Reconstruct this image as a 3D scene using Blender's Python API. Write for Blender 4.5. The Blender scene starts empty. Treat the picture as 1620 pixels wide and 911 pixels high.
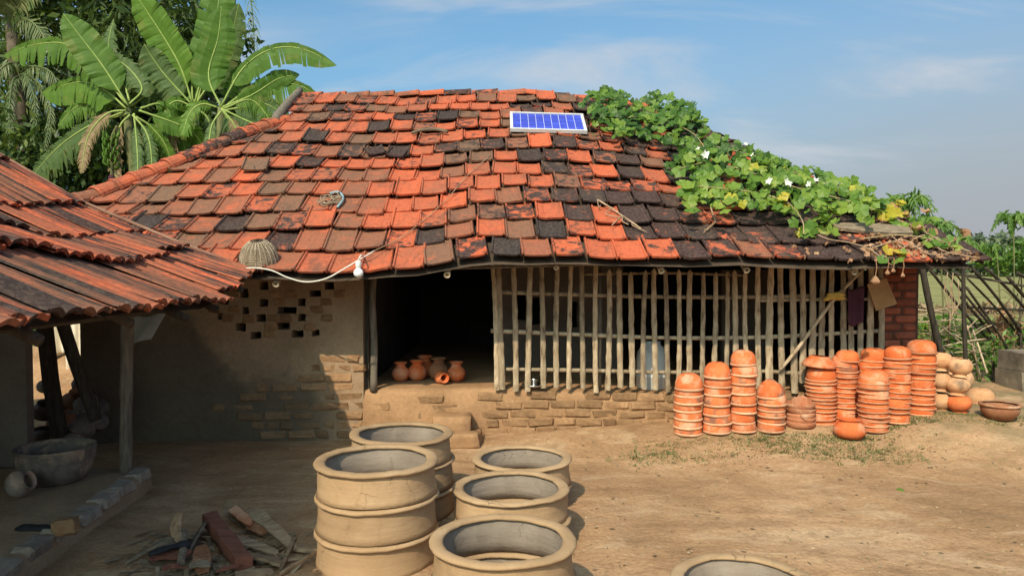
import bpy, bmesh, math, random
from mathutils import Vector, Matrix, noise as mnoise
R = math.radians
random.seed(7)
rnd = random.random
def ru(a, b): return a + (b - a) * rnd()
S = bpy.context.scene
C = S.collection
V = Vector

# ------------------------------------------------------------------ camera, sky, sun, exposure
F = 1160.0; CX, CY = 810.0, 455.5; PITCH = math.atan(35.5 / F); CAMZ = 1.6
cd = bpy.data.cameras.new('camera'); cam = bpy.data.objects.new('camera', cd); C.objects.link(cam)
cam.location = (0, 0, CAMZ); cam.rotation_euler = (R(90) - PITCH, 0, 0)
cd.sensor_width = 36.0; cd.lens = 36.0 * F / 1620.0; cd.clip_start = 0.05; cd.clip_end = 5000
S.camera = cam
SUNV = V((0.39, 1.03, -1.0)).normalized()          # direction the light travels
SUN_EL = math.asin(-SUNV.z); SUN_AZ = math.atan2(-SUNV.x, -SUNV.y)
sl = bpy.data.lights.new('sun', 'SUN'); sun = bpy.data.objects.new('sun', sl); C.objects.link(sun)
sl.energy = 2.9; sl.angle = R(0.6); sl.color = (1.0, 0.84, 0.62)
sun.rotation_euler = SUNV.to_track_quat('-Z', 'Y').to_euler(); sun.location = (-8, -20, 20)
S.view_settings.view_transform = 'Standard'; S.view_settings.look = 'None'
S.view_settings.exposure = 0.72; S.view_settings.gamma = 1.0
S.cycles.max_bounces = 8; S.cycles.diffuse_bounces = 5; S.cycles.transparent_max_bounces = 6

class NT:
    def __init__(s, tree): s.t = tree; s.n = tree.nodes; s.l = tree.links
    def new(s, typ, ins=None, **props):
        nd = s.n.new(typ)
        for k, v in props.items(): setattr(nd, k, v)
        for k, v in (ins or {}).items(): s.put(nd.inputs[k], v)
        return nd
    def put(s, sock, v):
        if isinstance(v, bpy.types.NodeSocket): s.l.new(v, sock)
        elif isinstance(v, bpy.types.Node): s.l.new(v.outputs[0], sock)
        else:
            if hasattr(sock, 'default_value') and isinstance(v, tuple) and len(v) == 3 and sock.type == 'RGBA': v = (*v, 1)
            sock.default_value = v
    def math(s, op, a, b=0.0, c=None, clamp=False):
        nd = s.new('ShaderNodeMath', operation=op, use_clamp=clamp); s.put(nd.inputs[0], a); s.put(nd.inputs[1], b)
        if c is not None: s.put(nd.inputs[2], c)
        return nd.outputs[0]
    def mix(s, f, a, b, mode='MIX'):
        nd = s.new('ShaderNodeMix', data_type='RGBA', blend_type=mode)
        s.put(nd.inputs[0], f); s.put(nd.inputs[6], a); s.put(nd.inputs[7], b); return nd.outputs[2]
    def noise(s, vec, scale, detail=6, rough=.6, dist=0.0):
        nd = s.new('ShaderNodeTexNoise', {'Scale': scale, 'Detail': detail, 'Roughness': rough, 'Distortion': dist})
        if vec is not None: s.put(nd.inputs['Vector'], vec)
        return nd.outputs[0]
    def ramp(s, fac, stops):
        nd = s.new('ShaderNodeValToRGB'); s.put(nd.inputs[0], fac); el = nd.color_ramp.elements
        while len(el) < len(stops): el.new(.5)
        for e, (p, c) in zip(el, stops): e.position = p; e.color = (*c, 1) if not isinstance(c, float) else (c, c, c, 1)
        return nd.outputs[0]
    def sstep(s, x, lo, hi):
        nd = s.new('ShaderNodeMapRange', interpolation_type='SMOOTHSTEP'); s.put(nd.inputs[0], x); s.put(nd.inputs[1], lo); s.put(nd.inputs[2], hi); return nd.outputs[0]
    def scalev(s, vec, sc):
        nd = s.new('ShaderNodeVectorMath', operation='MULTIPLY'); s.put(nd.inputs[0], vec); nd.inputs[1].default_value = sc; return nd.outputs[0]
    def addv(s, a, b):
        nd = s.new('ShaderNodeVectorMath', operation='ADD'); s.put(nd.inputs[0], a); s.put(nd.inputs[1], b); return nd.outputs[0]

W = bpy.data.worlds.new('World'); S.world = W; W.use_nodes = True
w = NT(W.node_tree); w.n.clear()
sky = w.new('ShaderNodeTexSky', sky_type='NISHITA', sun_disc=False, sun_elevation=SUN_EL, sun_rotation=SUN_AZ, air_density=1.0, dust_density=4.5, ozone_density=2.0)
tc = w.new('ShaderNodeTexCoord'); sx = w.new('ShaderNodeSeparateXYZ', {0: tc.outputs['Generated']})
zc = w.math('MAXIMUM', sx.outputs[2], 0.0)
pz = w.math('ADD', zc, 0.22)
cv = w.new('ShaderNodeCombineXYZ', {0: w.math('DIVIDE', sx.outputs[0], pz), 1: w.math('DIVIDE', sx.outputs[1], pz), 2: 0.0})
cn = w.noise(w.scalev(cv.outputs[0], (0.55, 1.5, 1)), 1.5, 7, .58, .6)
cn2 = w.noise(cv.outputs[0], .6, 2, .5)
cf = w.math('MULTIPLY', w.sstep(cn, .44, .70), w.sstep(cn2, .34, .54))
side = w.sstep(sx.outputs[0], -.25, .6)
hz = w.math('MULTIPLY', w.sstep(zc, .42, .05), w.math('MULTIPLY_ADD', side, .80, .12))
skyc = w.mix(1.0, sky.outputs[0], (0.52, 0.765, 0.80), 'MULTIPLY')
c1 = w.mix(hz, skyc, (1.72, 1.80, 1.95))
c2 = w.mix(w.math('MULTIPLY', cf, .95), c1, (2.45, 2.6, 2.8))
bg = w.new('ShaderNodeBackground', {0: c2, 1: 0.15}); wo = w.new('ShaderNodeOutputWorld'); w.l.new(bg.outputs[0], wo.inputs[0])

# ------------------------------------------------------------------ helpers
def ray(px, py):
    h = (px - CX) / F; v = (CY - py) / F; c, s_ = math.cos(PITCH), math.sin(PITCH)
    return V((h, c + v * s_, -s_ + v * c))
def P(px, py, d):                      # world point seen at a photo pixel, at depth d (world Y)
    r = ray(px, py); return V((0, 0, CAMZ)) + r * (d / r.y)
def sm(x, a, b):
    t = min(1, max(0, (x - a) / (b - a))); return t * t * (3 - 2 * t)
def ground(x, y):
    return .11 * sm(x, .2, 2.2) * sm(y, 5.4, 6.5) + .05 * sm(x, -.6, .4) * sm(y, 5.9, 6.7) + .085 * sm(x, 3.1, 4.0) * sm(y, 5.4, 6.3)
def G(px, py):                         # ground point seen at a photo pixel
    r = ray(px, py); k = CAMZ / -r.z
    for _ in range(12):
        p = V((0, 0, CAMZ)) + r * k; k = (CAMZ - ground(p.x, p.y)) / -r.z
    return V((0, 0, CAMZ)) + r * k
def px_of(p):
    q = p - V((0, 0, CAMZ)); c, s_ = math.cos(PITCH), math.sin(PITCH)
    f = q.y * c - q.z * s_; u = q.y * s_ + q.z * c
    return CX + F * q.x / f, CY - F * u / f

ORG = {}
def thing(name, label, cat, loc=(0, 0, 0), group=None):
    o = bpy.data.objects.new(name, None); C.objects.link(o); o.location = loc; o.empty_display_size = .1
    ORG[o.name] = V(loc); o['label'] = label; o['category'] = cat
    if group: o['group'] = group
    return o
def tag(o, label=None, cat=None, group=None, kind=None):
    if label: o['label'] = label
    if cat: o['category'] = cat
    if group: o['group'] = group
    if kind: o['kind'] = kind
    return o
def link(name, me, parent=None, M=None):   # M is a WORLD matrix
    o = bpy.data.objects.new(name, me); C.objects.link(o); M = M or Matrix()
    if parent is not None:
        o.parent = parent; M = Matrix.Translation(-ORG[parent.name]) @ M
    o.matrix_basis = M
    return o
class MB:
    def __init__(s): s.v = []; s.f = []; s.m = []; s.c = []
    def add(s, vs, fs, m=0, col=None):
        b = len(s.v); s.v += [V(p) for p in vs]
        for f in fs: s.f.append([b + i for i in f]); s.m.append(m); s.c.append(col)
    def box(s, c, d, M=None, m=0, jit=0):
        vs = []
        for z in (-1, 1):
            for y in (-1, 1):
                for x in (-1, 1):
                    p = V((x * d[0] / 2 + ru(-jit, jit), y * d[1] / 2 + ru(-jit, jit), z * d[2] / 2 + ru(-jit, jit)))
                    vs.append((M @ p if M else p) + V(c))
        s.add(vs, [(0, 2, 3, 1), (4, 5, 7, 6), (0, 1, 5, 4), (2, 6, 7, 3), (0, 4, 6, 2), (1, 3, 7, 5)], m)
    def tube(s, pts, r, n=6, m=0, cap=True, col=None, hollow=False):
        pts = [V(p) for p in pts]; k = len(pts)
        rs = r if isinstance(r, (list, tuple)) else [r] * k
        t0 = (pts[1] - pts[0]).normalized(); a = t0.orthogonal().normalized(); vs = []
        for i, p in enumerate(pts):
            t = (pts[min(i + 1, k - 1)] - pts[max(i - 1, 0)]).normalized()
            a = (a - t * a.dot(t)); a = a.normalized() if a.length > 1e-6 else t.orthogonal().normalized(); b = t.cross(a)
            for j in range(n):
                th = 2 * math.pi * j / n; vs.append(p + (a * math.cos(th) + b * math.sin(th)) * rs[i])
        fs = [(i * n + j, i * n + (j + 1) % n, (i + 1) * n + (j + 1) % n, (i + 1) * n + j) for i in range(k - 1) for j in range(n)]
        if cap: fs += [tuple(range(n - 1, -1, -1)), tuple((k - 1) * n + j for j in range(n))]
        s.add(vs, fs, m, col)
    def lathe(s, prof, c=(0, 0, 0), n=24, m=0, M=None, ms=None, wob=0.0):
        vs = []; k = len(prof); ph = ru(0, 6)
        for r, z in prof:
            for j in range(n):
                th = 2 * math.pi * j / n; rr = r * (1 + wob * math.sin(2 * th + ph) + wob * .5 * math.sin(3 * th + ph * 2))
                p = V((rr * math.cos(th), rr * math.sin(th), z)); vs.append((M @ p if M else p) + V(c))
        for i in range(k - 1):
            s.add([], [], 0)
        b = len(s.v); s.v += vs
        for i in range(k - 1):
            for j in range(n):
                s.f.append([b + i * n + j, b + i * n + (j + 1) % n, b + (i + 1) * n + (j + 1) % n, b + (i + 1) * n + j]); s.m.append(ms[i] if ms else m); s.c.append(None)
    def mesh(s, name, mats, org=V((0, 0, 0)), smooth=False, attr=None):
        me = bpy.data.meshes.new(name); me.from_pydata([tuple(p - org) for p in s.v], [], s.f)
        for mt in (mats if isinstance(mats, (list, tuple)) else [mats]): me.materials.append(mt)
        for p, mi in zip(me.polygons, s.m): p.material_index = mi; p.use_smooth = smooth
        if attr:
            ca = me.color_attributes.new(attr, 'FLOAT_COLOR', 'CORNER'); 
            for p, c in zip(me.polygons, s.c):
                for li in p.loop_indices: ca.data[li].color = (*c, 1) if c else (0, 0, 0, 1)
        me.update(); return me
    def base(s):
        xs = [p.x for p in s.v]; ys = [p.y for p in s.v]; zs = [p.z for p in s.v]
        return V(((min(xs) + max(xs)) / 2, (min(ys) + max(ys)) / 2, min(zs)))
    def build(s, name, mats, parent=None, org=None, smooth=False, attr=None):   # vertices are world coordinates
        if parent is not None:
            org = ORG[parent.name]; o = bpy.data.objects.new(name, s.mesh(name, mats, org, smooth, attr)); C.objects.link(o); o.parent = parent
        else:
            org = s.base() if org is None else V(org)
            o = bpy.data.objects.new(name, s.mesh(name, mats, org, smooth, attr)); C.objects.link(o); o.location = org
        ORG[o.name] = org
        return o
def curve(pts, n):                     # Catmull-Rom through points
    pts = [V(p) for p in pts]; q = [pts[0] * 2 - pts[1]] + pts + [pts[-1] * 2 - pts[-2]]; out = []
    for i in range(len(pts) - 1):
        a, b, c, d = q[i:i + 4]
        for k in range(n):
            t = k / n; out.append(.5 * ((2 * b) + (c - a) * t + (2 * a - 5 * b + 4 * c - d) * t * t + (3 * b - a - 3 * c + d) * t ** 3))
    return out + [pts[-1]]
def basis(x, y, z, o): return Matrix(((x.x, y.x, z.x, o.x), (x.y, y.y, z.y, o.y), (x.z, y.z, z.z, o.z), (0, 0, 0, 1)))
def fbm(x, y, z=0.0): return mnoise.fractal(V((x, y, z)), 1.0, 2.0, 4)

# ------------------------------------------------------------------ materials
def new_mat(name):
    m = bpy.data.materials.new(name); m.use_nodes = True; t = NT(m.node_tree); t.n.clear()
    out = t.new('ShaderNodeOutputMaterial'); return m, t, out
def coords(t, space, stretch):
    if space == 'world': v = t.new('ShaderNodeNewGeometry').outputs['Position']
    else:
        tcn = t.new('ShaderNodeTexCoord'); oi = t.new('ShaderNodeObjectInfo')
        off = t.new('ShaderNodeCombineXYZ', {0: t.math('MULTIPLY', oi.outputs['Random'], 37.0), 1: t.math('MULTIPLY', oi.outputs['Random'], 91.0), 2: t.math('MULTIPLY', oi.outputs['Random'], 13.0)})
        v = t.addv(tcn.outputs['Object'], off.outputs[0])
    return t.scalev(v, stretch) if stretch != (1, 1, 1) else v
def finish(t, out, col, rough=.9, bump=0.0, bh=None, spec=.25, transl=0.0, metallic=0.0, bdist=.02):
    b = t.new('ShaderNodeBsdfPrincipled', {'Base Color': col, 'Roughness': rough, 'Specular IOR Level': spec, 'Metallic': metallic})
    if bump and bh is not None:
        bn = t.new('ShaderNodeBump', {'Strength': bump, 'Distance': bdist, 'Height': bh}); t.l.new(bn.outputs[0], b.inputs['Normal'])
    if transl:
        tr = t.new('ShaderNodeBsdfTranslucent', {0: t.mix(1.0, col, (1.5, 1.6, .7), 'MULTIPLY')}); mx = t.new('ShaderNodeMixShader', {0: transl, 1: b.outputs[0], 2: tr.outputs[0]}); t.l.new(mx.outputs[0], out.inputs[0])
    else: t.l.new(b.outputs[0], out.inputs[0])
def M_(name, stops, scale=5, rough=.92, bump=.4, bscale=45, space='world', stretch=(1, 1, 1), objvar=.0, spec=.2, detail=8, transl=0, metallic=0.0, fine=.25, bdist=.012):
    m, t, out = new_mat(name); v = coords(t, space, stretch)
    n1 = t.noise(v, scale, detail, .62); n2 = t.noise(v, bscale, 5, .65)
    col = t.ramp(n1, stops)
    if fine: col = t.mix(fine, col, t.ramp(n2, [(.3, (.35, .33, .3)), (.68, (1.0, 1.0, 1.0))]), 'MULTIPLY')
    if objvar:
        oi = t.new('ShaderNodeObjectInfo'); col = t.mix(1.0, col, t.ramp(oi.outputs['Random'], [(0, 1 - objvar), (1, 1 + objvar * .35)]), 'MULTIPLY')
    finish(t, out, col, rough, bump, t.math('ADD', t.math('MULTIPLY', n2, .5), n1), spec, transl, metallic, bdist)
    return m
def tile_mat(name, src, streak=False):
    m, t, out = new_mat(name)
    if src == 'object': colr = t.new('ShaderNodeObjectInfo').outputs['Color']
    else: colr = t.new('ShaderNodeVertexColor', layer_name='tilecol').outputs[0]
    sp = t.new('ShaderNodeSeparateColor', {0: colr}); dirt, tone, brown = sp.outputs[0], sp.outputs[1], sp.outputs[2]
    pos = t.new('ShaderNodeNewGeometry').outputs['Position']
    v = coords(t, 'object', (17, 1.2, 5)) if streak else pos
    n1 = t.noise(v, 1.0 if streak else 10.0, 7, .66, .4); n2 = t.noise(pos, 42, 5, .7); n3 = t.noise(pos, 5.5, 6, .7)
    c = t.mix(tone, (.56, .125, .055), (.44, .115, .060))
    c = t.mix(t.sstep(n2, .35, .75), c, t.mix(1.0, c, (.74, .66, .6), 'MULTIPLY')); c = t.mix(t.math('MULTIPLY', t.sstep(t.noise(pos, 16, 6, .7, .8), .5, .68), .6), c, t.mix(1.0, c, (.42, .46, .5), 'MULTIPLY'))
    bf = t.math('MULTIPLY', brown, t.sstep(t.math('ADD', n3, t.math('MULTIPLY', brown, .22)), .42, .66))
    c = t.mix(bf, c, t.mix(t.sstep(n2, .4, .6), (.19, .098, .06), (.125, .08, .055)))
    thr = t.math('MULTIPLY_ADD', dirt, -.62, .84)
    dfac = t.sstep(n1, t.math('SUBTRACT', thr, .07), t.math('ADD', thr, .07))
    blk = t.mix(t.sstep(n2, .42, .62), (.026, .021, .020), (.072, .054, .048))
    c = t.mix(t.math('MULTIPLY', dfac, .96), c, blk)
    gr = t.noise(t.scalev(pos, (1.0, .45, .45)), 2.6, 8, .72, .8); gs = t.noise(t.scalev(pos, (1.0, .16, .16)), 13.0, 5, .7)
    c = t.mix(t.math('MULTIPLY', t.sstep(t.math('ADD', t.math('MULTIPLY', gr, .65), t.math('MULTIPLY', gs, .35)), .50, .66), .72), c, t.mix(n2, (.05, .036, .028), (.13, .085, .06)))
    n4 = t.noise(pos, 75, 3, .6)
    lich = t.math('MULTIPLY', t.sstep(n4, .63, .7), t.math('MULTIPLY', t.sstep(n3, .52, .6), t.math('MULTIPLY_ADD', dirt, .7, .1)))
    c = t.mix(lich, c, (.34, .31, .26))
    finish(t, out, c, .9, .5, t.math('ADD', n2, t.math('MULTIPLY', dfac, .3)), .15, bdist=.008)
    return m
def leaf_mat(name, stops, transl=.3, scale=3, rough=.5, vein=0):
    m, t, out = new_mat(name); oi = t.new('ShaderNodeObjectInfo'); g = t.new('ShaderNodeNewGeometry')
    n = t.noise(g.outputs['Position'], scale, 3, .5)
    f = t.math('ADD', t.math('MULTIPLY', g.outputs['Random Per Island'], .5), t.math('MULTIPLY', n, .5))
    f = t.math('ADD', f, t.math('MULTIPLY_ADD', oi.outputs['Random'], .34, -.15))
    col = t.ramp(f, stops)
    finish(t, out, col, rough, 0, None, .35, transl)
    return m
MT = {}
MT['tile'] = tile_mat('roof_tile_clay', 'object'); MT['tile_far'] = tile_mat('roof_tile_clay_far', 'attr')
MT['hut_tile'] = tile_mat('ribbed_tile_clay', 'object', True)
MT['deck'] = M_('old_batten_wood', [(.3, (.05, .035, .025)), (.7, (.10, .07, .05))], 6)
MT['mud'] = M_('mud_plaster', [(.28, (0.270, 0.151, 0.077)), (.5, (0.360, 0.210, 0.110)), (.72, (0.430, 0.256, 0.135))], 2.6, bump=.6, bscale=30, fine=.35, bdist=.02)
MT['mud_dark'] = M_('old_mud_wall', [(.3, (0.257, 0.175, 0.108)), (.7, (0.419, 0.288, 0.180))], 2.2, bump=.6, bscale=28, fine=.35, bdist=.02)
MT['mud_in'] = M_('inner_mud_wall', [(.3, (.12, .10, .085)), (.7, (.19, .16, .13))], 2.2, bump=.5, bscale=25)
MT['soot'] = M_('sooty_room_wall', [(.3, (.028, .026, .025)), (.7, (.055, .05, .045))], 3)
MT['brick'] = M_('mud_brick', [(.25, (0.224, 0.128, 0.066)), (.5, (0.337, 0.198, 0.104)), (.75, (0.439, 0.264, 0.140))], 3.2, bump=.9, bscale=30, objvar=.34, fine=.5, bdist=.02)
def damp_and_shade(mt, amt):  # damp stain at the wall foot, plus the shed's deep shade painted in leftward
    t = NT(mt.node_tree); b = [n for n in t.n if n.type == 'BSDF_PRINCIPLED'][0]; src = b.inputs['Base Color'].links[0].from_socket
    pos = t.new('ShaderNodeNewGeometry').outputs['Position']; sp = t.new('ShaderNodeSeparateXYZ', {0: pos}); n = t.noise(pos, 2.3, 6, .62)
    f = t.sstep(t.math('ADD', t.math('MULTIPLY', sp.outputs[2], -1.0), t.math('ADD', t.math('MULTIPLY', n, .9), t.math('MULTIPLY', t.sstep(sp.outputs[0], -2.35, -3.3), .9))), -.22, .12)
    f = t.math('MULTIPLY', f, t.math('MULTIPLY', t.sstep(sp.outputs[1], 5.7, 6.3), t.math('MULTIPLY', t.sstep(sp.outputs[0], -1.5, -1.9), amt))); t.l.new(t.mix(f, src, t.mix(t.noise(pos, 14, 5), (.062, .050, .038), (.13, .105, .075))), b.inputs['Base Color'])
damp_and_shade(MT['mud_dark'], .85); damp_and_shade(MT['brick'], .35)
MT['joint'] = M_('mud_joint', [(.3, (0.110, 0.068, 0.036)), (.7, (0.220, 0.135, 0.072))], 5, bump=.6)
MT['redbrick'] = M_('red_brick', [(.3, (.20, .055, .032)), (.7, (.33, .10, .055))], 7, bump=.6, objvar=.35, fine=.4)
MT['edge_brick'] = M_('worn_grey_brick', [(.3, (.24, .19, .145)), (.7, (.44, .38, .31))], 6, bump=.8, objvar=.3, fine=.4)
MT['redjoint'] = M_('red_brick_joint', [(.3, (.06, .028, .02)), (.7, (.12, .05, .035))], 7, bump=.6)
MT['bamboo'] = M_('weathered_bamboo', [(.30, (.13, .085, .05)), (.42, (.36, .27, .175)), (.6, (.52, .41, .28)), (.75, (.62, .52, .37))], 2.6, .75, .5, 55, 'object', (9, 9, 3.2), objvar=.38, fine=.45)
MT['bamboo_dark'] = M_('old_dark_pole', [(.3, (.035, .028, .022)), (.7, (.10, .08, .06))], 4, .85, .5, 50, 'object', (10, 10, 2), objvar=.3)
MT['bark_pole'] = M_('brown_bark_pole', [(.3, (.17, .09, .06)), (.7, (.36, .21, .15))], 4)
MT['post'] = M_('grey_bark_post', [(.3, (.09, .075, .06)), (.7, (.26, .22, .17))], 3.5, .9, .8, 40, 'object', (12, 12, 1.5))
MT['plank'] = M_('weathered_plank', [(.3, (.13, .095, .065)), (.7, (.30, .235, .165))], 3, .9, .5, 40, 'object', (4, 14, 14), objvar=.3)
MT['stick'] = M_('dry_stick', [(.3, (.30, .22, .14)), (.7, (.52, .41, .28))], 5, .9, .4, 40, 'object', (6, 6, 2), objvar=.45)
def clay_mat(name, a, b, c_, dirt):
    m, t, out = new_mat(name); v = coords(t, 'object', (1, 1, 1)); pos = t.new('ShaderNodeNewGeometry').outputs['Position']; oi = t.new('ShaderNodeObjectInfo')
    n1 = t.noise(v, 3.0, 6, .62, .5); n2 = t.noise(t.scalev(v, (1.5, 1.5, 13)), 2.0, 6, .65); n3 = t.noise(v, 48, 5, .7); n4 = t.noise(v, 7.5, 6, .7, 1.0)
    c = t.ramp(n1, [(.3, a), (.5, b), (.7, c_)]); c = t.mix(t.math('MULTIPLY', t.sstep(n2, .48, .66), .22), c, t.mix(1.0, c, (.72, .70, .68), 'MULTIPLY'))
    c = t.mix(t.math('MULTIPLY', t.sstep(n4, .56, .70), dirt), c, t.mix(1.0, c, (.58, .56, .56), 'MULTIPLY')); c = t.mix(t.math('MULTIPLY', t.sstep(n3, .58, .72), .3), c, t.mix(1.0, c, (.6, .58, .55), 'MULTIPLY'))
    c = t.mix(1.0, c, t.ramp(oi.outputs['Random'], [(0, .86), (1, 1.06)]), 'MULTIPLY')
    vo = t.new('ShaderNodeTexVoronoi', {'Scale': 5.5}, feature='DISTANCE_TO_EDGE'); t.put(vo.inputs['Vector'], t.addv(v, t.scalev(t.new('ShaderNodeTexNoise', {'Vector': v, 'Scale': 6.0, 'Detail': 4.0}).outputs['Color'], (.25, .25, .25))))
    ck = t.math('MULTIPLY', t.sstep(vo.outputs['Distance'], .012, .0), t.sstep(t.noise(v, 2.1, 3), .54, .64)); c = t.mix(t.math('MULTIPLY', ck, .6), c, (.12, .08, .05))
    h = t.math('ADD', t.math('MULTIPLY', n2, .8), t.math('ADD', t.math('MULTIPLY', n3, .35), t.math('MULTIPLY', ck, -1.0)))
    finish(t, out, c, .92, .55, h, .12, bdist=.012); return m
MT['clay'] = clay_mat('sun_dried_clay', (.305, .196, .108), (.365, .238, .134), (.42, .285, .168), .4)
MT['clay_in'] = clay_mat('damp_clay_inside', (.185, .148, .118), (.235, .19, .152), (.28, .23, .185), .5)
def pot_mat(name, a, b, smoke):
    m, t, out = new_mat(name); v = coords(t, 'object', (1, 1, 1.0)); oi = t.new('ShaderNodeObjectInfo')
    n1 = t.noise(v, 7, 6, .6); n2 = t.noise(v, 60, 4, .6); n3 = t.noise(v, 3.8, 4, .6)
    c = t.mix(t.sstep(n1, .35, .7), a, b)
    c = t.mix(1.0, c, t.ramp(oi.outputs['Random'], [(0, .78), (.5, 1.0), (1, 1.12)]), 'MULTIPLY')
    c = t.mix(.22, c, t.ramp(n2, [(.3, (.5, .45, .4)), (.65, (1., 1., 1.))]), 'MULTIPLY')
    c = t.mix(t.math('MULTIPLY', t.sstep(t.noise(v, 5.0, 6, .7, .5), .48, .66), .45), c, (.60, .40, .26))
    c = t.mix(t.math('MULTIPLY', t.sstep(t.noise(t.scalev(v, (3, 3, 14)), 4.0, 5, .7), .56, .7), .5), c, t.mix(1.0, c, (.5, .4, .38), 'MULTIPLY'))
    sel = t.sstep(oi.outputs['Random'], 1 - smoke, 1 - smoke + .05) if smoke < 1 else 1.0
    c = t.mix(t.math('MULTIPLY', t.math('MULTIPLY', t.sstep(n3, .54, .66), sel), .75), c, (.12, .085, .065))
    c = t.mix(t.math('MULTIPLY', t.math('MULTIPLY', t.sstep(n3, .45, .34), sel), .6), c, (.58, .40, .27))
    finish(t, out, c, .85, .25, n2, .2, bdist=.004); return m
MT['pot'] = pot_mat('terracotta', (0.577, 0.119, 0.033), (0.632, 0.169, 0.056), .25)
MT['pot_smoked'] = pot_mat('fire_marked_terracotta', (0.570, 0.124, 0.036), (0.627, 0.188, 0.070), .8)
MT['pot_pale'] = pot_mat('pale_terracotta', (.50, .25, .12), (.56, .33, .18), .5)
MT['pot_dull'] = pot_mat('dull_terracotta', (.40, .15, .075), (.50, .22, .12), .4)
MT['pot_brown'] = pot_mat('brown_clay', (.23, .095, .048), (.34, .15, .075), .3)
MT['pot_dark'] = pot_mat('blackened_clay', (.14, .12, .105), (.24, .20, .17), .5)
MT['rim'] = M_('pale_slip_rim', [(.3, (0.570, 0.255, 0.133)), (.7, (0.703, 0.425, 0.265))], 12, .85, .2, 60, 'object', objvar=.3, fine=.25)
MT['rim_orange'] = M_('orange_rim', [(.3, (.54, .19, .08)), (.7, (.68, .36, .21))], 12, .85, .2, 60, 'object', objvar=.35, fine=.25)
MT['leaf'] = leaf_mat('gourd_leaf', [(0, (.02, .05, .01)), (.28, (.05, .115, .016)), (.48, (.10, .19, .024)), (.68, (.18, .26, .035)), (.95, (.36, .36, .05))], .3, 5)
MT['leaf_yellow'] = leaf_mat('yellowed_leaf', [(0, (.24, .25, .03)), (.6, (.42, .38, .04)), (1, (.50, .27, .04))], .3)
MT['leaf_dry'] = leaf_mat('dried_leaf', [(0, (.13, .065, .035)), (.5, (.29, .15, .08)), (1, (.44, .27, .16))], .15, 6, .8)
MT['petal'] = M_('white_petal', [(.3, (.75, .75, .72)), (.7, (.85, .85, .83))], 5, .6, 0, fine=0, transl=.2)
MT['stem'] = M_('vine_stem', [(.3, (.25, .20, .09)), (.7, (.40, .31, .17))], 9, fine=.2)
MT['twig'] = M_('dry_vine', [(.3, (.24, .15, .09)), (.7, (.46, .33, .22))], 9, fine=.2)
def banana_mat(name, a, b, tr):
    m, t, out = new_mat(name); at = t.new('ShaderNodeVertexColor', layer_name='along'); sp = t.new('ShaderNodeSeparateColor', {0: at.outputs[0]})
    g = t.new('ShaderNodeNewGeometry'); oi = t.new('ShaderNodeObjectInfo')
    st = t.new('ShaderNodeTexWave', {'Scale': 1.0, 'Distortion': 1.5, 'Detail': 2.0}); cv_ = t.new('ShaderNodeCombineXYZ', {0: t.math('MULTIPLY', sp.outputs[0], 22.0), 1: 0.0, 2: 0.0}); t.put(st.inputs['Vector'], cv_)
    n = t.noise(g.outputs['Position'], 4, 4, .6)
    c = t.mix(t.math('ADD', t.math('MULTIPLY', n, .8), t.math('MULTIPLY', oi.outputs['Random'], .35), clamp=True), a, b)
    c = t.mix(t.math('MULTIPLY', st.outputs[0], .35), c, t.mix(1.0, c, (.62, .7, .6), 'MULTIPLY'))
    c = t.mix(t.math('MULTIPLY', t.sstep(sp.outputs[1], .9, 1.0), t.math('MULTIPLY', t.sstep(n, .52, .66), .6)), c, (.26, .20, .08))
    finish(t, out, c, .58, .15, st.outputs[0], .22, tr); return m
MT['banana'] = banana_mat('banana_leaf', (.04, .105, .014), (.13, .235, .03), .3)
MT['banana_dull'] = banana_mat('old_banana_leaf', (.04, .085, .022), (.11, .165, .05), .25)
MT['banana_dry'] = banana_mat('dead_banana_leaf', (.16, .10, .05), (.32, .22, .12), .15)
MT['midrib'] = M_('banana_midrib', [(.3, (.18, .26, .06)), (.7, (.30, .37, .11))], 6, .6, 0, fine=0)
MT['banana_stem'] = M_('banana_stem', [(.3, (.07, .08, .03)), (.7, (.19, .19, .08))], 4, .7, .3, 30, 'object', (6, 6, 1))
MT['tree_leaf'] = leaf_mat('tree_leaf', [(0, (.016, .036, .012)), (.45, (.042, .082, .018)), (.75, (.085, .135, .026)), (1, (.15, .18, .045))], .22, 1.2)
MT['bamboo_leaf'] = leaf_mat('bamboo_leaf', [(0, (.03, .055, .014)), (.45, (.075, .115, .025)), (.8, (.14, .18, .045)), (1, (.20, .20, .08))], .25, 1.0)
MT['palm_leaf'] = leaf_mat('palm_leaflet', [(0, (.05, .085, .03)), (.6, (.12, .16, .055)), (1, (.22, .22, .09))], .2, 2)
MT['far_leaf'] = leaf_mat('far_tree_leaf', [(0, (.05, .075, .05)), (.5, (.10, .135, .075)), (1, (.17, .20, .10))], .15, .3)  # bluish green tint puts the distance haze into the leaf colour
MT['bush_leaf'] = leaf_mat('bush_leaf', [(0, (.03, .07, .014)), (.45, (.08, .165, .025)), (.8, (.16, .26, .04)), (1, (.27, .32, .06))], .3, 2)
MT['trunk'] = M_('tree_bark', [(.3, (.05, .038, .028)), (.7, (.15, .12, .085))], 5, bump=.8)
MT['white_frame'] = M_('white_aluminium', [(.3, (.46, .47, .48)), (.7, (.62, .63, .64))], 5, .5, .05, fine=.08, spec=.4)
MT['pv_back'] = M_('panel_backing', [(.3, (.55, .6, .75)), (.7, (.62, .67, .8))], 8, .25, 0, fine=0, spec=.5)
MT['pv'] = M_('blue_solar_cell', [(.3, (.035, .05, .40)), (.7, (.06, .085, .55))], 9, .22, 0, fine=0, spec=.5, space='object', objvar=.2)
MT['wicker'] = M_('grey_wicker', [(.3, (.20, .15, .10)), (.7, (.44, .36, .26))], 20, .85, .3, 60, fine=.3)
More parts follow.
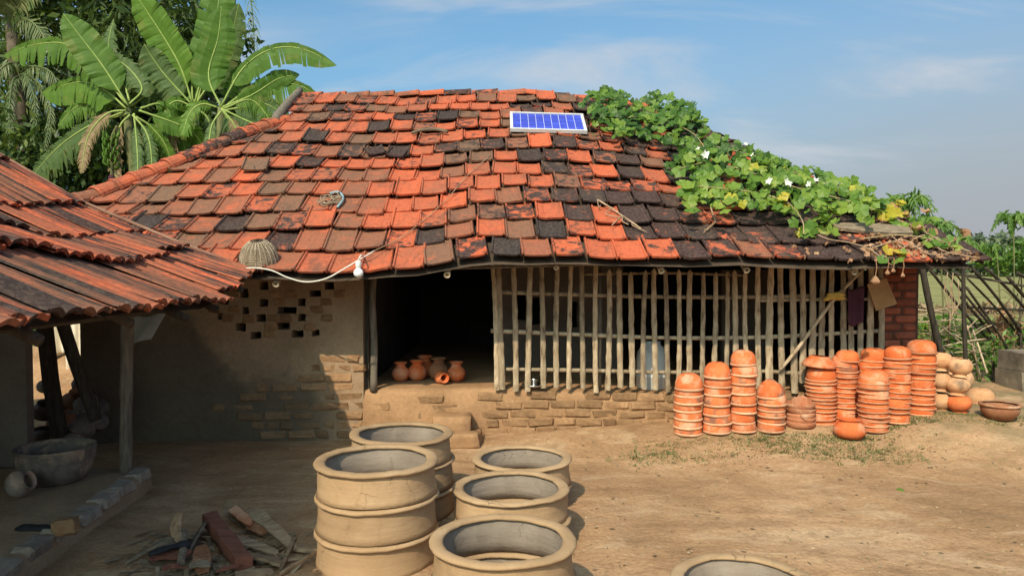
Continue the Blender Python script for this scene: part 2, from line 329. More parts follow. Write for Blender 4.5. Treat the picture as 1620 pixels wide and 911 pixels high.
MT['wire'] = M_('pale_cable', [(.3, (.62, .58, .50)), (.7, (.72, .68, .60))], 6, .6, 0, fine=.1)
MT['wire_blue'] = M_('faded_blue_rope', [(.3, (.16, .25, .28)), (.7, (.25, .36, .40))], 9, .8, .1, fine=.2)
MT['glass'] = M_('frosted_bulb_glass', [(.3, (.78, .78, .78)), (.7, (.84, .84, .84))], 5, .2, 0, fine=0, spec=.5)
MT['plastic_white'] = M_('white_plastic', [(.3, (.60, .62, .62)), (.7, (.70, .71, .70))], 5, .5, .05, fine=.15)
MT['plastic_blue'] = M_('pale_blue_plastic', [(.3, (.38, .48, .52)), (.7, (.48, .57, .60))], 5, .5, .05, fine=.15)
MT['steel'] = M_('scuffed_steel', [(.3, (.55, .55, .56)), (.7, (.72, .72, .73))], 15, .28, .1, fine=.15, metallic=1.0)
MT['cloth_white'] = M_('cream_cloth', [(.3, (.62, .54, .42)), (.7, (.76, .70, .58))], 4, .95, .2, 30, fine=.2)
MT['cloth_grey'] = M_('grey_tarp', [(.3, (.24, .24, .23)), (.7, (.36, .36, .34))], 4, .8, .2, 30, fine=.2)
MT['cloth_purple'] = M_('dull_purple_cloth', [(.3, (.045, .016, .026)), (.7, (.08, .028, .045))], 6, .95, .2, 30, fine=.2)
MT['cloth_yellow'] = M_('faded_yellow_rag', [(.3, (.42, .27, .06)), (.7, (.58, .40, .11))], 9, .95, .2, 30, fine=.2)
MT['card'] = M_('brown_board', [(.3, (.27, .155, .07)), (.7, (.38, .24, .12))], 5, .85, .2, 30, fine=.25)
MT['black'] = M_('black_rubber', [(.3, (.012, .012, .014)), (.7, (.03, .03, .034))], 8, .7, .3, fine=.2)
MT['redwood'] = M_('dark_red_wood', [(.3, (.12, .045, .03)), (.7, (.26, .10, .065))], 3, .8, .4, 40, 'object', (3, 12, 12))
MT['palewood'] = M_('split_pale_wood', [(.3, (.24, .145, .085)), (.7, (.50, .35, .22))], 3, .9, .6, 40, 'object', (3, 12, 12), objvar=.45)
MT['concrete'] = M_('grey_concrete', [(.3, (.10, .08, .06)), (.55, (.20, .16, .12)), (.75, (.32, .26, .19))], 4, .92, .7, 30, fine=.4)
MT['grass'] = leaf_mat('dry_grass', [(0, (.05, .07, .02)), (.5, (.12, .14, .045)), (1, (.30, .25, .12))], .15, 3, .7)
MT['litter'] = leaf_mat('litter_bits', [(0, (.05, .035, .02)), (.5, (.16, .11, .06)), (1, (.34, .25, .16))], 0, 3, .9)
MT['pebble'] = M_('pebble', [(.3, (.22, .15, .09)), (.7, (.42, .32, .21))], 30, bump=.2)

def ground_mat():
    m, t, out = new_mat('trodden_earth'); pos = t.new('ShaderNodeNewGeometry').outputs['Position']
    a = t.noise(pos, .75, 6, .6, .3); b = t.noise(pos, 3.4, 7, .66); c = t.noise(pos, 34, 6, .7); fp = t.new('ShaderNodeTexVoronoi', {'Scale': 3.2, 'Randomness': 1.0}, feature='SMOOTH_F1'); t.put(fp.inputs['Vector'], t.addv(pos, t.scalev(t.new('ShaderNodeTexNoise', {'Vector': pos, 'Scale': 5.0, 'Detail': 5.0}).outputs['Color'], (.3, .3, .3)))); d = t.noise(t.scalev(pos, (1.0, 2.6, 1)), 6.5, 5, .7, .6)
    col = t.ramp(a, [(.3, (.29, .17, .09)), (.5, (.385, .23, .125)), (.66, (.475, .30, .175))])
    e_ = t.noise(t.scalev(pos, (.5, 1.5, 1)), 2.2, 7, .65, 1.2); col = t.mix(t.math('MULTIPLY', t.sstep(e_, .50, .64), .5), col, (.53, .375, .235)); col = t.mix(t.math('MULTIPLY', t.sstep(e_, .46, .34), .5), col, (.24, .135, .07))
    col = t.mix(t.math('MULTIPLY', t.sstep(b, .5, .68), .55), col, (.26, .155, .085))
    col = t.mix(t.math('MULTIPLY', t.sstep(d, .55, .72), .45), col, (.52, .34, .20))
    col = t.mix(.5, col, t.ramp(c, [(.3, (.45, .42, .38)), (.62, (1.05, 1.05, 1.05))]), 'MULTIPLY')
    sp = t.new('ShaderNodeSeparateXYZ', {0: pos})
    gr = t.math('MULTIPLY', t.sstep(sp.outputs[0], 2.6, 5.0), t.sstep(sp.outputs[1], 5.2, 6.8))
    col = t.mix(t.math('MULTIPLY', gr, t.sstep(b, .36, .6)), col, (.19, .16, .085))
    finish(t, out, col, .95, .75, t.math('ADD', t.math('MULTIPLY', fp.outputs['Distance'], .8), t.math('ADD', t.math('MULTIPLY', b, 1.0), t.math('MULTIPLY', c, .35))), .1, bdist=.04); return m
MT['ground'] = ground_mat()
MT['field'] = M_('dry_meadow', [(.3, (.16, .16, .05)), (.5, (.24, .225, .08)), (.7, (.32, .285, .115))], .35, .95, .3, 4, fine=.3)

# ------------------------------------------------------------------ ground, field
def axis(lo, hi, near0, near1, st):
    out = []; x = near0
    while x < near1: out.append(x); x += st
    g = st; x = near1
    while x < hi: out.append(x); g *= 1.35; x += g
    out.append(hi); g = st; x = near0 - st; left = []
    while x > lo: left.append(x); g *= 1.35; x -= g
    return [lo] + left[::-1] + out
xs = axis(-900, 900, -5.5, 6.5, .09); ys = axis(-60, 1600, 2.6, 8.6, .09)
mb = MB()
vs = [(x, y, ground(x, y) + (.022 * fbm(x * 1.1, y * 1.1) + .010 * fbm(x * 4.5, y * 4.5, 3)) * (1 if abs(x) < 12 and y < 14 else 0)) for y in ys for x in xs]
nx = len(xs)
mb.add(vs, [(j * nx + i, j * nx + i + 1, (j + 1) * nx + i + 1, (j + 1) * nx + i) for j in range(len(ys) - 1) for i in range(nx - 1)])
tag(mb.build('ground', MT['ground'], org=(0, 0, 0), smooth=True), kind='structure')
mb = MB(); fx = axis(-60, 700, 4.5, 14, .6); fy = axis(11.0, 520, 11.5, 20, .6)
vs = [(x, y + .5 * fbm(x * .5, 1.7) if y < 12 else y, .295 + .03 * fbm(x * .4, y * .4)) for y in fy for x in fx]; nx = len(fx)
mb.add(vs, [(j * nx + i, j * nx + i + 1, (j + 1) * nx + i + 1, (j + 1) * nx + i) for j in range(len(fy) - 1) for i in range(nx - 1)])
tag(mb.build('field', MT['field'], org=(20, 12, .29), smooth=True), kind='structure')

# ------------------------------------------------------------------ the house
def wy(x): return 6.80 + .05 * x              # front wall face
def a_left(t): return -5.05 + .66 * t if t < 3.5 else -2.74
def a_right(t): return 3.95 - .42 * t
TMAX = 4.6
def roof_pt(a, t):
    z = 1.655 + .5 * t
    z -= .105 * sm(a, -.1, -1.0) * (1 - .2 * min(t, 4)) + .03 * sm(a, -2.2, -3.5)
    z -= (.02 + .20 * t / TMAX) * sm(a, .3, 2.6)
    z += .036 * fbm(a * .9, t * 1.1, 5) + .018 * math.sin(a * 1.1 + .6) * t / TMAX
    return V((a - .03 * .866 * t, 6.05 + .03 * a + .866 * t, z))
def roof_z(X, Y):                            # top of the roof above a point, extended a little past its edges
    t = (Y - 6.05 - .03 * X) / .866; a = X + .026 * t
    zf = roof_pt(a, max(t, -.3)).z if t < TMAX else roof_pt(a, TMAX).z - (t - TMAX) * .5
    zr = 1.6 + (3.95 - X) * 1.18
    return min(zf, zr)
def on_roof(px, py, lift=0.0):
    d = 5.9; r = ray(px, py); q = None
    while d < 11:
        p = V((0, 0, CAMZ)) + r * (d / r.y)
        if p.z < roof_z(p.x, p.y) + lift and q is not None: return p
        q = p; d += .01
    return P(px, py, 9)
def roof_frame(a, t):
    p = roof_pt(a, t); x = (roof_pt(a + .1, t) - roof_pt(a - .1, t)).normalized(); y = (roof_pt(a, t + .1) - roof_pt(a, t - .1)).normalized()
    z = x.cross(y).normalized(); y = z.cross(x); return p, x, y, z
house = thing('tiled_house', 'low mud and brick house under a hipped red and blackened clay tile roof', 'house', (0, 6.8, 0))

def holed_wall(name, x0, x1, z0, z1, holes, yf, thick, mat, parent, ztop=None):
    cx = sorted({x0, x1, *[h[0] for h in holes], *[h[1] for h in holes]}); cz = sorted({z0, z1, *[h[2] for h in holes], *[h[3] for h in holes]})
    m2 = MB(); inh = lambda x, z: any(h[0] < x < h[1] and h[2] < z < h[3] for h in holes)
    jt = {}
    def J(p):
        if min(abs(p[0] - x0), abs(p[0] - x1)) < 1e-6 or min(abs(p[2] - z0), abs(p[2] - z1)) < 1e-6: return p
        k_ = (round(p[0], 4), round(p[2], 4)); o_ = jt.setdefault(k_, (ru(-.007, .007), ru(-.006, .006))); return (p[0] + o_[0], p[1], p[2] + o_[1])
    def q(*a): m2.add([J(p) for p in a], [(0, 1, 2, 3)])
    for i in range(len(cx) - 1):
        for j in range(len(cz) - 1):
            xa, xb, za, zb = cx[i], cx[i + 1], cz[j], cz[j + 1]
            if inh((xa + xb) / 2, (za + zb) / 2): continue
            q((xa, yf(xa), za), (xb, yf(xb), za), (xb, yf(xb), zb), (xa, yf(xa), zb))
            q((xb, yf(xb) + thick, za), (xa, yf(xa) + thick, za), (xa, yf(xa) + thick, zb), (xb, yf(xb) + thick, zb))
    for h in holes + [(x0, x1, z0, z1)]:
        xa, xb, za, zb = h
        q((xa, yf(xa), za), (xa, yf(xa), zb), (xa, yf(xa) + thick, zb), (xa, yf(xa) + thick, za)); q((xb, yf(xb), za), (xb, yf(xb) + thick, za), (xb, yf(xb) + thick, zb), (xb, yf(xb), zb))
        q((xa, yf(xa), za), (xa, yf(xa) + thick, za), (xb, yf(xb) + thick, za), (xb, yf(xb), za)); q((xa, yf(xa), zb), (xb, yf(xb), zb), (xb, yf(xb) + thick, zb), (xa, yf(xa) + thick, zb))
    return m2.build(name, mat, parent)

# left wall with its pattern of small square vents
hl = [(418, 452, 14, 13), (388, 464, 13, 14), (356, 475, 16, 11), (418, 479, 14, 12), (477, 478, 12, 12), (498, 464, 18, 10), (390, 491, 10, 12), (454, 491, 30, 12), (414, 503, 16, 12), (477, 503, 13, 12), (382, 517, 16, 13), (448, 516, 20, 12), (406, 530, 16, 12), (471, 528, 18, 11), (499, 526, 11, 11), (352, 500, 11, 11), (520, 452, 14, 12)]
holes = []
for px, py, hw, hh in hl:
    p = P(px, py, 6.7); kx = 6.7 / F; holes.append((p.x - hw * kx / 2, p.x + hw * kx / 2, p.z - hh * kx / 2, p.z + hh * kx / 2))
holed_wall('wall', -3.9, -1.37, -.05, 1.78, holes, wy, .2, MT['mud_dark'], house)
vent_bricks = MB()
def mk_brick(sz, jit=.009):
    bm = bmesh.new(); bmesh.ops.create_cube(bm, size=1)
    for v in bm.verts: v.co = V((v.co.x * sz[0], v.co.y * sz[1], v.co.z * sz[2]))
    bmesh.ops.bevel(bm, geom=list(bm.edges), offset=min(sz) * .2, segments=1, affect='EDGES')
    for v in bm.verts: v.co += V((ru(-jit, jit), ru(-jit, jit), ru(-jit, jit) * .8))
    me = bpy.data.meshes.new('brick'); bm.to_mesh(me); bm.free(); return me
BR = {k: [mk_brick((L, .11, .081)) for _ in range(6)] for k, L in (('full', .245), ('half', .122), ('three', .185))}
for k in BR:
    for me in BR[k]: me.materials.append(MT['brick'])
RBR = []
EB = []
for _ in range(5):
    me = mk_brick((ru(.2, .25), .12, .08), .011); me.materials.append(MT['edge_brick']); EB.append(me)
for L in (.20, .12):
    for _ in range(3):
        me = mk_brick((L, .12, .068), .004); me.materials.append(MT['redbrick']); RBR.append((L, me))
def brick_course(x0, x1, z, parent, stagger, skip=0.0, proud=.0, drop=lambda x: 0.0):
    x = x0 + (0 if not stagger else -.0); first = stagger
    while x < x1 - .05:
        k = 'half' if first or rnd() < .08 else ('three' if rnd() < .12 else 'full'); first = False
        L = {'full': .245, 'half': .122, 'three': .185}[k]
        if x + L > x1 + .02: k = 'half'; L = .122
        if x + L > x1 + .03: break
        if rnd() >= skip:
            xc = x + L / 2; y = wy(xc) + .055 - .008 - proud + ru(-.009, .009)
            link('brick', random.choice(BR[k]), parent, Matrix.Translation((xc, y, z + drop(xc))) @ Matrix.Rotation(math.atan(.05) + ru(-.03, .03), 4, 'Z') @ Matrix.Rotation(ru(-.02, .02), 4, 'Y'))
        x += L + ru(.004, .014)
lw = bpy.data.objects['wall']
for i in range(9):                       # bricks bared at the foot of the left wall and up the door jamb
    z = .045 + i * .0875
    brick_course(-2.75 + .11 * abs(i - 3) + ru(-.1, .2) if i < 6 else -1.95 + (i - 6) * .10 + ru(-.05, .05), -1.62 if i < 5 else -1.37, z, lw, i % 2, .2 if i < 5 else 0)
    if i < 5: brick_course(-1.62, -1.37, z, lw, i % 2, .1)
for i, (px, py) in enumerate([(340, 463), (372, 489), (436, 466), (340, 489), (432, 503), (460, 465), (515, 478), (536, 465), (395, 504), (428, 516), (452, 503), (426, 528), (490, 516), (362, 503), (500, 490), (516, 503), (442, 478), (370, 464)]):
    p = P(px, py, 6.7); link('brick', random.choice(BR['half']), lw, Matrix.Translation((p.x, wy(p.x) + .046, p.z)) @ Matrix.Rotation(.05, 4, 'Z'))

# plinth: a mud mass with a floor, bared bricks on its face
def plz(x): return .455 - .07 * sm(x, -.3, 1.6)
mb = MB(); n = 40
for (xa, xb) in ((-1.37, 3.95),):
    vt = []; cols = 44; rows = 9
    for i in range(cols + 1):
        x = xa + (xb - xa) * i / cols
        for j in range(rows + 1):
            z = -.05 + (plz(x) + .05) * j / rows
            y = wy(x) + .012 - .035 * sm(x, -.25, -.4) * sm(z, .5, .25) + .02 * fbm(x * 4, z * 6, 2)
            if j == rows: z -= .012 * (1 + fbm(x * 7, 1)); y += .015
            vt.append((x, y, z))
        vt.append((x, wy(x) + .10, plz(x) + .004 * fbm(x * 5, 3))); vt.append((x, 10.9, plz(x)))
    k = rows + 3
    mb.add(vt, [(i * k + j, (i + 1) * k + j, (i + 1) * k + j + 1, i * k + j + 1) for i in range(cols) for j in range(k - 1)])
plinth = mb.build('plinth', MT['mud'], house, smooth=True)
for i in range(5):
    z = .05 + i * .083
    brick_course(-.28 + (i % 2) * .04 - (.05 if i > 2 else 0), 3.5, z, plinth, i % 2, .10 + (.25 if i == 4 else 0), -.004 + ru(-.004, .004), lambda x: -.03 * sm(x, .3, 1.6) + .01 * math.sin(x * 2.2))
for (xa, z) in ((-1.25, .30), (-.95, .22), (-.62, .28), (-1.05, .10), (-.75, .36)):
    link('brick', random.choice(BR['full']), plinth, Matrix.Translation((xa, wy(xa) + .035, z)) @ Matrix.Rotation(ru(-.05, .05), 4, 'Z'))
# rooms behind: dark walls, veranda wall with two slits
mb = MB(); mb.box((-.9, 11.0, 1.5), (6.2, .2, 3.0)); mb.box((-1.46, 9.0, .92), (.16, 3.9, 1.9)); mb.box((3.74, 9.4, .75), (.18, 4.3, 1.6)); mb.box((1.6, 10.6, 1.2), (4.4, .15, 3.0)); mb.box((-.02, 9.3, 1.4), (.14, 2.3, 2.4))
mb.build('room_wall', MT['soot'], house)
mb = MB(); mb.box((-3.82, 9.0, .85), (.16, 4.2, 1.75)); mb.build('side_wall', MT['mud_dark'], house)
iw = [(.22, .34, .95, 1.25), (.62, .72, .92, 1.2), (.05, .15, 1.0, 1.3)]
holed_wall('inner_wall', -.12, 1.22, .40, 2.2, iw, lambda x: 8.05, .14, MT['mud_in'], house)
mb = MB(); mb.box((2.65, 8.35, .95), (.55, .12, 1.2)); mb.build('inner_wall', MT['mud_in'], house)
# red brick pier at the end of the fence
mb = MB(); mb.box((3.70, wy(3.7) + .155, .83), (.37, .27, 1.72)); pier = mb.build('pier', MT['redjoint'], house)
for i in range(21):
    z = .06 + i * .079; x = 3.515
    for L in ((.20, .12) if i % 2 == 0 else (.12, .20)):
        me = random.choice([q for l, q in RBR if l == L]); link('brick', me, pier, Matrix.Translation((x + L / 2 + .006, wy(3.7) + .065 + ru(-.006, .006), z)) @ Matrix.Rotation(.05 + ru(-.03, .03), 4, 'Z')); x += L + .022
# door post and its jamb
mb = MB(); mb.tube(curve([P(591, 618, 6.76), P(592, 540, 6.76), P(589, 480, 6.77), P(593, 412, 6.78)], 5), [.036, .034, .032, .034, .033, .03, .03, .032, .034, .033, .03, .03, .03, .03, .03, .03], 9); mb.build('door_post', MT['post'], house, smooth=True)
mb = MB(); mb.box((P(580, 500, 6.85).x, 6.87, 1.08), (.055, .12, 1.35)); mb.build('door_jamb', MT['bamboo_dark'], house)

# ---- roof: deck, then every tile
mb = MB(); na, nt = 40, 16
def dz(p): return p - V((0, 0, .055))
grid = []
for j in range(nt + 1):
    t = TMAX * j / nt; al, ar = a_left(t) + .03, a_right(t) - .05
    for i in range(na + 1): grid.append(dz(roof_pt(al + (ar - al) * i / na, t)))
fs = [(j * (na + 1) + i, j * (na + 1) + i + 1, (j + 1) * (na + 1) + i + 1, (j + 1) * (na + 1) + i) for j in range(nt) for i in range(na)]
mb.add(grid, fs)
rl, rr = grid[nt * (na + 1)], grid[nt * (na + 1) + na]; el, er = grid[0], grid[na]
bl, brr = V((el.x, 14.0, 1.5)), V((er.x, 14.0, 1.5))
hipp = [grid[j * (na + 1)] for j in range(nt + 1)]
for j in range(nt): mb.add([hipp[j], hipp[j + 1], V((bl.x + .05 * j, 13.8, 1.5 + .14 * j)), V((bl.x, 14.0, 1.5))], [(0, 1, 2, 3)])
hr = [grid[j * (na + 1) + na] for j in range(nt + 1)]
for j in range(nt): mb.add([hr[j], brr, hr[j + 1]], [(0, 1, 2)])
mb.add([rl, rr, brr, bl], [(0, 1, 2, 3)])
roof = mb.build('roof', MT['deck'], house)
TW, TL, EXP = .262, .42, .345
def tile_mesh(name, w_, L, prof, lip, mat, rows=(0, .03, .5, 1.0)):
    m3 = MB(); k = len(prof); vs = []
    for y in rows:
        for x, h in prof: vs.append((x * w_, y * L, h + (.004 if y == 0 else 0)))
    fs = [(j * k + i, j * k + i + 1, (j + 1) * k + i + 1, (j + 1) * k + i) for j in range(len(rows) - 1) for i in range(k - 1)]
    b = len(vs)
    for x, h in prof: vs.append((x * w_, .004, h - lip))
    fs += [(b + i, b + i + 1, i + 1, i) for i in range(k - 1)]
    for x, h in prof: vs.append((x * w_, .25 * L, h - lip))
    fs += [(b + k + i, b + k + i + 1, b + i + 1, b + i) for i in range(k - 1)]
    m3.add(vs, fs); me = m3.mesh(name, mat); return me, vs, fs
PROF = [(-.5, .008), (-.485, .026), (-.44, .026), (-.405, .010), (-.2, .006), (.2, .006), (.375, .009), (.40, .019), (.455, .019), (.485, .004)]
tmesh, tvs, tfs = tile_mesh('tile', TW, TL, PROF, .014, MT['tile'])
tmesh2, _, _ = tile_mesh('tile', TW, TL, [(x, h + .004 * math.sin(x * 9)) for x, h in PROF], .017, MT['tile'])
tmesh3, _, _ = tile_mesh('tile', TW * .98, TL, [(x, h + .006 * (.5 - x) * .6) for x, h in PROF], .012, MT['tile'])
cand = []
for r in range(13):
    t0 = r * EXP - .02; al, ar = a_left(t0 + .15), a_right(t0 + .2); a = al + .02 + ru(0, .06) - (.10 if r % 2 else 0)
    while a < ar - .05:
        p, x, y, z = roof_frame(a + TW / 2, t0)
        yaw = ru(-.03, .03); x = (x + y * yaw).normalized(); y = z.cross(x)
        pit = math.radians(5.0) + ru(-.016, .022); y2 = (y * math.cos(pit) - z * math.sin(pit)); z2 = x.cross(y2)
        roll_ = ru(-.03, .03); z2 = (z2 + x * roll_).normalized(); x = y2.cross(z2).normalized()
        o_ = p + z * (.022 + ru(0, .012)) + y * (ru(-.018, .018) + .045 * fbm(a * .7, r * 3.3, 4))
        if rnd() < .03: o_ += y * ru(-.05, .04) + z * .008
        ppx, ppy = px_of(p)
        # how blackened: the right-hand and upper tiles carry most of the old lichen
        k = sm(ppx, 700, 960); k2 = sm(ppx, 1060, 1330)
        clump = min(1.2, max(0, .5 + 1.1 * fbm(a * .75, t0 * 2.9, 9)))
        pb = .06 + .62 * k * (.25 + clump * 1.2) + .32 * k2 + (.16 if r >= 7 and ppx < 800 else 0) + (.35 if r in (8, 9) and ppx > 950 else 0) + (.16 if r < 4 and ppx > 1000 else 0)
        if k2 > .4 and r < 3: pb = .86
        u = rnd()
        if u < pb: dirt = ru(.55, .96)
        elif u < pb + .2: dirt = ru(.38, .6)
        else: dirt = ru(.05, .34)
        brown = ru(.4, 1.0) if rnd() < .38 * (1 - k) + .2 else ru(0, .4)
        col = (dirt, rnd(), brown)
        area = (TW / p.y) * (EXP * .5 / p.y) * (0 if (ppx < 330 and ppy > 330) or ppx < 130 else 1)
        cand.append((area, basis(x, y2, z2, o_), col)); a += TW + ru(-.003, .004)
cand.sort(key=lambda q: -q[0])
far = MB()
for i, (ar_, Mx, col) in enumerate(cand):
    if i < 300:
        o = link('tile', random.choice((tmesh, tmesh, tmesh2, tmesh3)), roof, Mx); o.color = (*col, 1)
    else: far.add([Mx @ V(v) for v in tvs], tfs, 0, col)
tag(far.build('tile_course', MT['tile_far'], roof, attr='tilecol'), kind='stuff')
# half-round ridge and hip tiles
def cap_mesh(L, r0, r1, mat):
    m3 = MB(); n = 9; vs = []
    for (y, r, dzz) in ((0, r0, 0), (.03, r0 * 1.03, 0), (.05, r0 * .95, 0), (L, r1, -.01)):
        for j in range(n + 1):
            th = math.pi * (j / n * 1.1 - .05); vs.append((math.cos(th) * r, y, math.sin(th) * r * .72 + dzz))
    k = n + 1; fs = [(j * k + i, j * k + i + 1, (j + 1) * k + i + 1, (j + 1) * k + i) for j in range(3) for i in range(n)]
    b = len(vs)
    for j in range(n + 1):
        th = math.pi * (j / n * 1.1 - .05); vs.append((math.cos(th) * (r0 - .018), 0.002, math.sin(th) * (r0 - .018) * .72))
    fs += [(i, i + 1, b + i + 1, b + i) for i in range(n)]
    m3.add(vs, fs); return m3.mesh('ridge_tile', mat, smooth=False)
cap = cap_mesh(.36, .105, .085, MT['tile']); hcap = cap_mesh(.34, .135, .10, MT['tile'])
def lay_caps(pts, me, step, lift, dark=False):
    seg = 0; pos = V(pts[0]); tot = []
    for i in range(len(pts) - 1):
        d = (pts[i + 1] - pts[i]); nn = max(1, int(d.length / step + .5))
        for k in range(nn): tot.append((pts[i] + d * (k / nn), d.normalized()))
    for p, d in tot:
        y = d + V((0, 0, ru(-.03, .05))); y.normalize(); x = y.cross(V((0, 0, 1))).normalized(); x = (x + V((ru(-.05, .05),) * 3)).normalized(); z = x.cross(y).normalized(); x = y.cross(z)
        o = link('ridge_tile', me, roof, basis(x, y, z, p + z * lift)); o.color = (ru(.7, 1) if dark else ru(0, .35) if rnd() < .62 else ru(.45, .8), rnd(), ru(0, .8), 1)
lay_caps([roof_pt(a_right(TMAX) - .02, TMAX), roof_pt(1.2, TMAX), roof_pt(.3, TMAX), roof_pt(-.8, TMAX), roof_pt(-1.8, TMAX), roof_pt(-2.74, TMAX)], cap, .315, -.045)
hp = [roof_pt(a_left(t) + .0, t) for t in (0.0, .5, 1.0, 1.5, 2.0, 2.5, 3.0, 3.45)]
lay_caps(hp, hcap, .20, .0)
lay_caps([roof_pt(a_right(t), t) for t in (0.05, 1.0, 2.0, 3.0, 4.5)], hcap, .28, -.03, dark=True)
mb = MB(); a0 = roof_pt(-2.74, 3.42); a1 = roof_pt(-2.74, TMAX + .02)
mb.tube(curve([a0 + V((-.02, -.06, .03)), (a0 + a1) / 2 + V((-.03, 0, .05)), a1 + V((0, 0, .05))], 4), [.055, .06, .06, .058, .055, .055, .05, .05, .045], 8); mb.build('verge_pole', MT['post'], roof, smooth=True)
# bamboo rafters showing their hollow ends under the eave
def rafter(a, r=.026, out_=.05, drop=.11):
    m3 = MB(); p0 = roof_pt(a, 0) + V((0, -out_ + .05, -drop)); p1 = roof_pt(a, 3.0) + V((0, 0, -.10)); n = 10
    d = (p1 - p0).normalized(); m3.tube([p0, p0 + d * 1.2, p1], r, n, 0, cap=False)
    x = d.orthogonal().normalized(); yv = d.cross(x); vs = []
    for (rr, dd) in ((r, 0), (r * .55, 0), (r * .5, .06)):
        for j in range(n): th = 2 * math.pi * j / n; vs.append(p0 + (x * math.cos(th) + yv * math.sin(th)) * rr + d * dd)
    m3.add(vs, [(i * n + j, i * n + (j + 1) % n, (i + 1) * n + (j + 1) % n, (i + 1) * n + j) for i in range(2) for j in range(n)] + [tuple(2 * n + j for j in range(n))])
    m3.build('rafter', MT['bamboo'], roof, smooth=True)
for px in (440, 708, 880, 1048, 1185, 1360): rafter((px - 810) / F * 6.1, .028 if px != 880 else .022, ru(.0, .04), ru(.085, .10))
mb = MB(); mb.tube([roof_pt(-2.2, .16) + V((0, 0, -.12)), roof_pt(-.6, .16) + V((0, 0, -.11)), roof_pt(1.2, .16) + V((0, 0, -.10)), roof_pt(3.8, .16) + V((0, 0, -.11))], .013, 7); mb.build('eave_pole', MT['post'], roof, smooth=True)
mb = MB(); mb.tube([V((-1.42, wy(-1.4) + .05, 1.70)), V((3.6, wy(3.6) + .05, 1.70))], .05, 8); mb.build('wall_plate', MT['bamboo_dark'], house)

# step stones below the door
for X0, Y0, s_, lab in ((-.545, 6.64, (.36, .26, .255), 'worn mud block standing against the plinth below the doorway'), (-.44, 6.44, (.30, .16, .14), 'low mud step in front of the worn mud block'), (-.33, 6.60, (.10, .22, .12), 'small mud lump wedged between the step and the brick plinth')):
    bm = bmesh.new(); bmesh.ops.create_cube(bm, size=1); bmesh.ops.subdivide_edges(bm, edges=list(bm.edges), cuts=3, use_grid_fill=True)
    for v in bm.verts:
        c = V((v.co.x * s_[0], v.co.y * s_[1], (v.co.z + .5) * s_[2])); k = max(0, (abs(v.co.x) + abs(v.co.y) + abs(v.co.z)) - 1.0); c *= 1 - .07 * k; v.co = c + V((fbm(c.x * 6, c.y * 6, c.z * 6 + X0), fbm(c.y * 6, c.z * 6, 3 + X0), fbm(c.z * 6, c.x * 6, 7) * .7)) * .022
    me = bpy.data.meshes.new('step_block'); bm.to_mesh(me); bm.free(); me.materials.append(MT['mud'])
    for p_ in me.polygons: p_.use_smooth = True
    tag(link('step_block', me, None, Matrix.Translation((X0, Y0, -.01)) @ Matrix.Rotation(ru(-.08, .08), 4, 'Z')), lab, 'step block')

# ------------------------------------------------------------------ bamboo fence
fence = thing('bamboo_fence', 'grey bamboo slat fence closing the veranda beside the dark doorway', 'fence', (1.6, 6.74, .4))
def fy(px, y): # point in the fence plane
    h = (px - CX) / F; d = 6.76 / (1 - .05 * h); return P(px, y, d)
slats = [784, 793, 815, 836, 859, 881, 901, 922, 943, 962, 981, 1000, 1019, 1037, 1056, 1074, 1092, 1112, 1130, 1149, 1164, 1182, 1201, 1219, 1237, 1257, 1270, 1285, 1302, 1317, 1334, 1348, 1362, 1377, 1394]
for i, px in enumerate(slats):
    top = 409 + ru(0, 4); bot = 617 + ru(-5, 5)
    if 950 < px < 1195: top = 431 + ru(-5, 5)
    if px in (1257,): bot = 622
    if px in (1270, 1285): bot = 606
    if px > 1290: bot = 600 + ru(0, 15)
    lean = ru(-3.5, 3.5); wd = (.0255 if px < 1195 else .031) * ru(.85, 1.12)
    if px in (784, 793): lean = 5
    p0, p1 = fy(px + lean * .4, bot), fy(px - lean, top); nseg = 9; m3 = MB(); ks = []
    bow = ru(-.012, .012)
    vs = []; fs = []; K = 7
    for k in range(nseg * 2 + 1):
        f = k / (nseg * 2); c = p0.lerp(p1, f) + V((bow * math.sin(f * 3.1) + ru(-.002, .002), ru(-.004, .004), 0))
        wv = wd * (1.12 if k % 4 == 1 + i % 3 else 1.0) * (1.0 + ru(-.06, .06)) * (1 - .15 * f)
        for j in range(K):
            th = math.pi * j / (K - 1); vs.append(c + V((math.cos(th) * wv, -math.sin(th) * wv * .55 + .012, 0)))
    n_ = nseg * 2
    fs = [(k * K + j, (k + 1) * K + j, (k + 1) * K + (j + 1) % K, k * K + (j + 1) % K) for k in range(n_) for j in range(K)]
    fs += [tuple(range(K - 1, -1, -1))]
    # sharpened top
    tip = p1 + V((ru(-.006, .006), .005, .03)); vs.append(tip); fs += [(n_ * K + j, n_ * K + (j + 1) % K, len(vs) - 1) for j in range(K)]
    m3.add(vs, [f[::-1] if len(f) > 3 else f for f in fs]); m3.build('slat', MT['bamboo'], fence, smooth=False)
def rail(pts, r=.019):
    m3 = MB(); pts = [fy(a, b) + V((0, .045 + ru(-.006, .006), 0)) for a, b in pts]; c = curve(pts, 4); m3.tube(c, [r * ru(.9, 1.1) for _ in c], 7); m3.build('rail', MT['bamboo'], fence, smooth=True)
rail([(779, 462), (900, 466), (1060, 470), (1200, 470), (1282, 468)]); rail([(776, 524), (900, 529), (1060, 535), (1210, 534), (1395, 524)])
rail([(800, 585), (930, 587), (1060, 590), (1190, 588), (1282, 592)]); rail([(925, 434), (1060, 432), (1182, 436)], .013); rail([(1200, 476), (1300, 474), (1400, 473)], .016)
m3 = MB(); m3.tube([fy(949, 640) + V((0, .10, 0)), fy(950, 410) + V((0, .10, 0))], .028, 8); m3.build('post', MT['post'], fence, smooth=True)
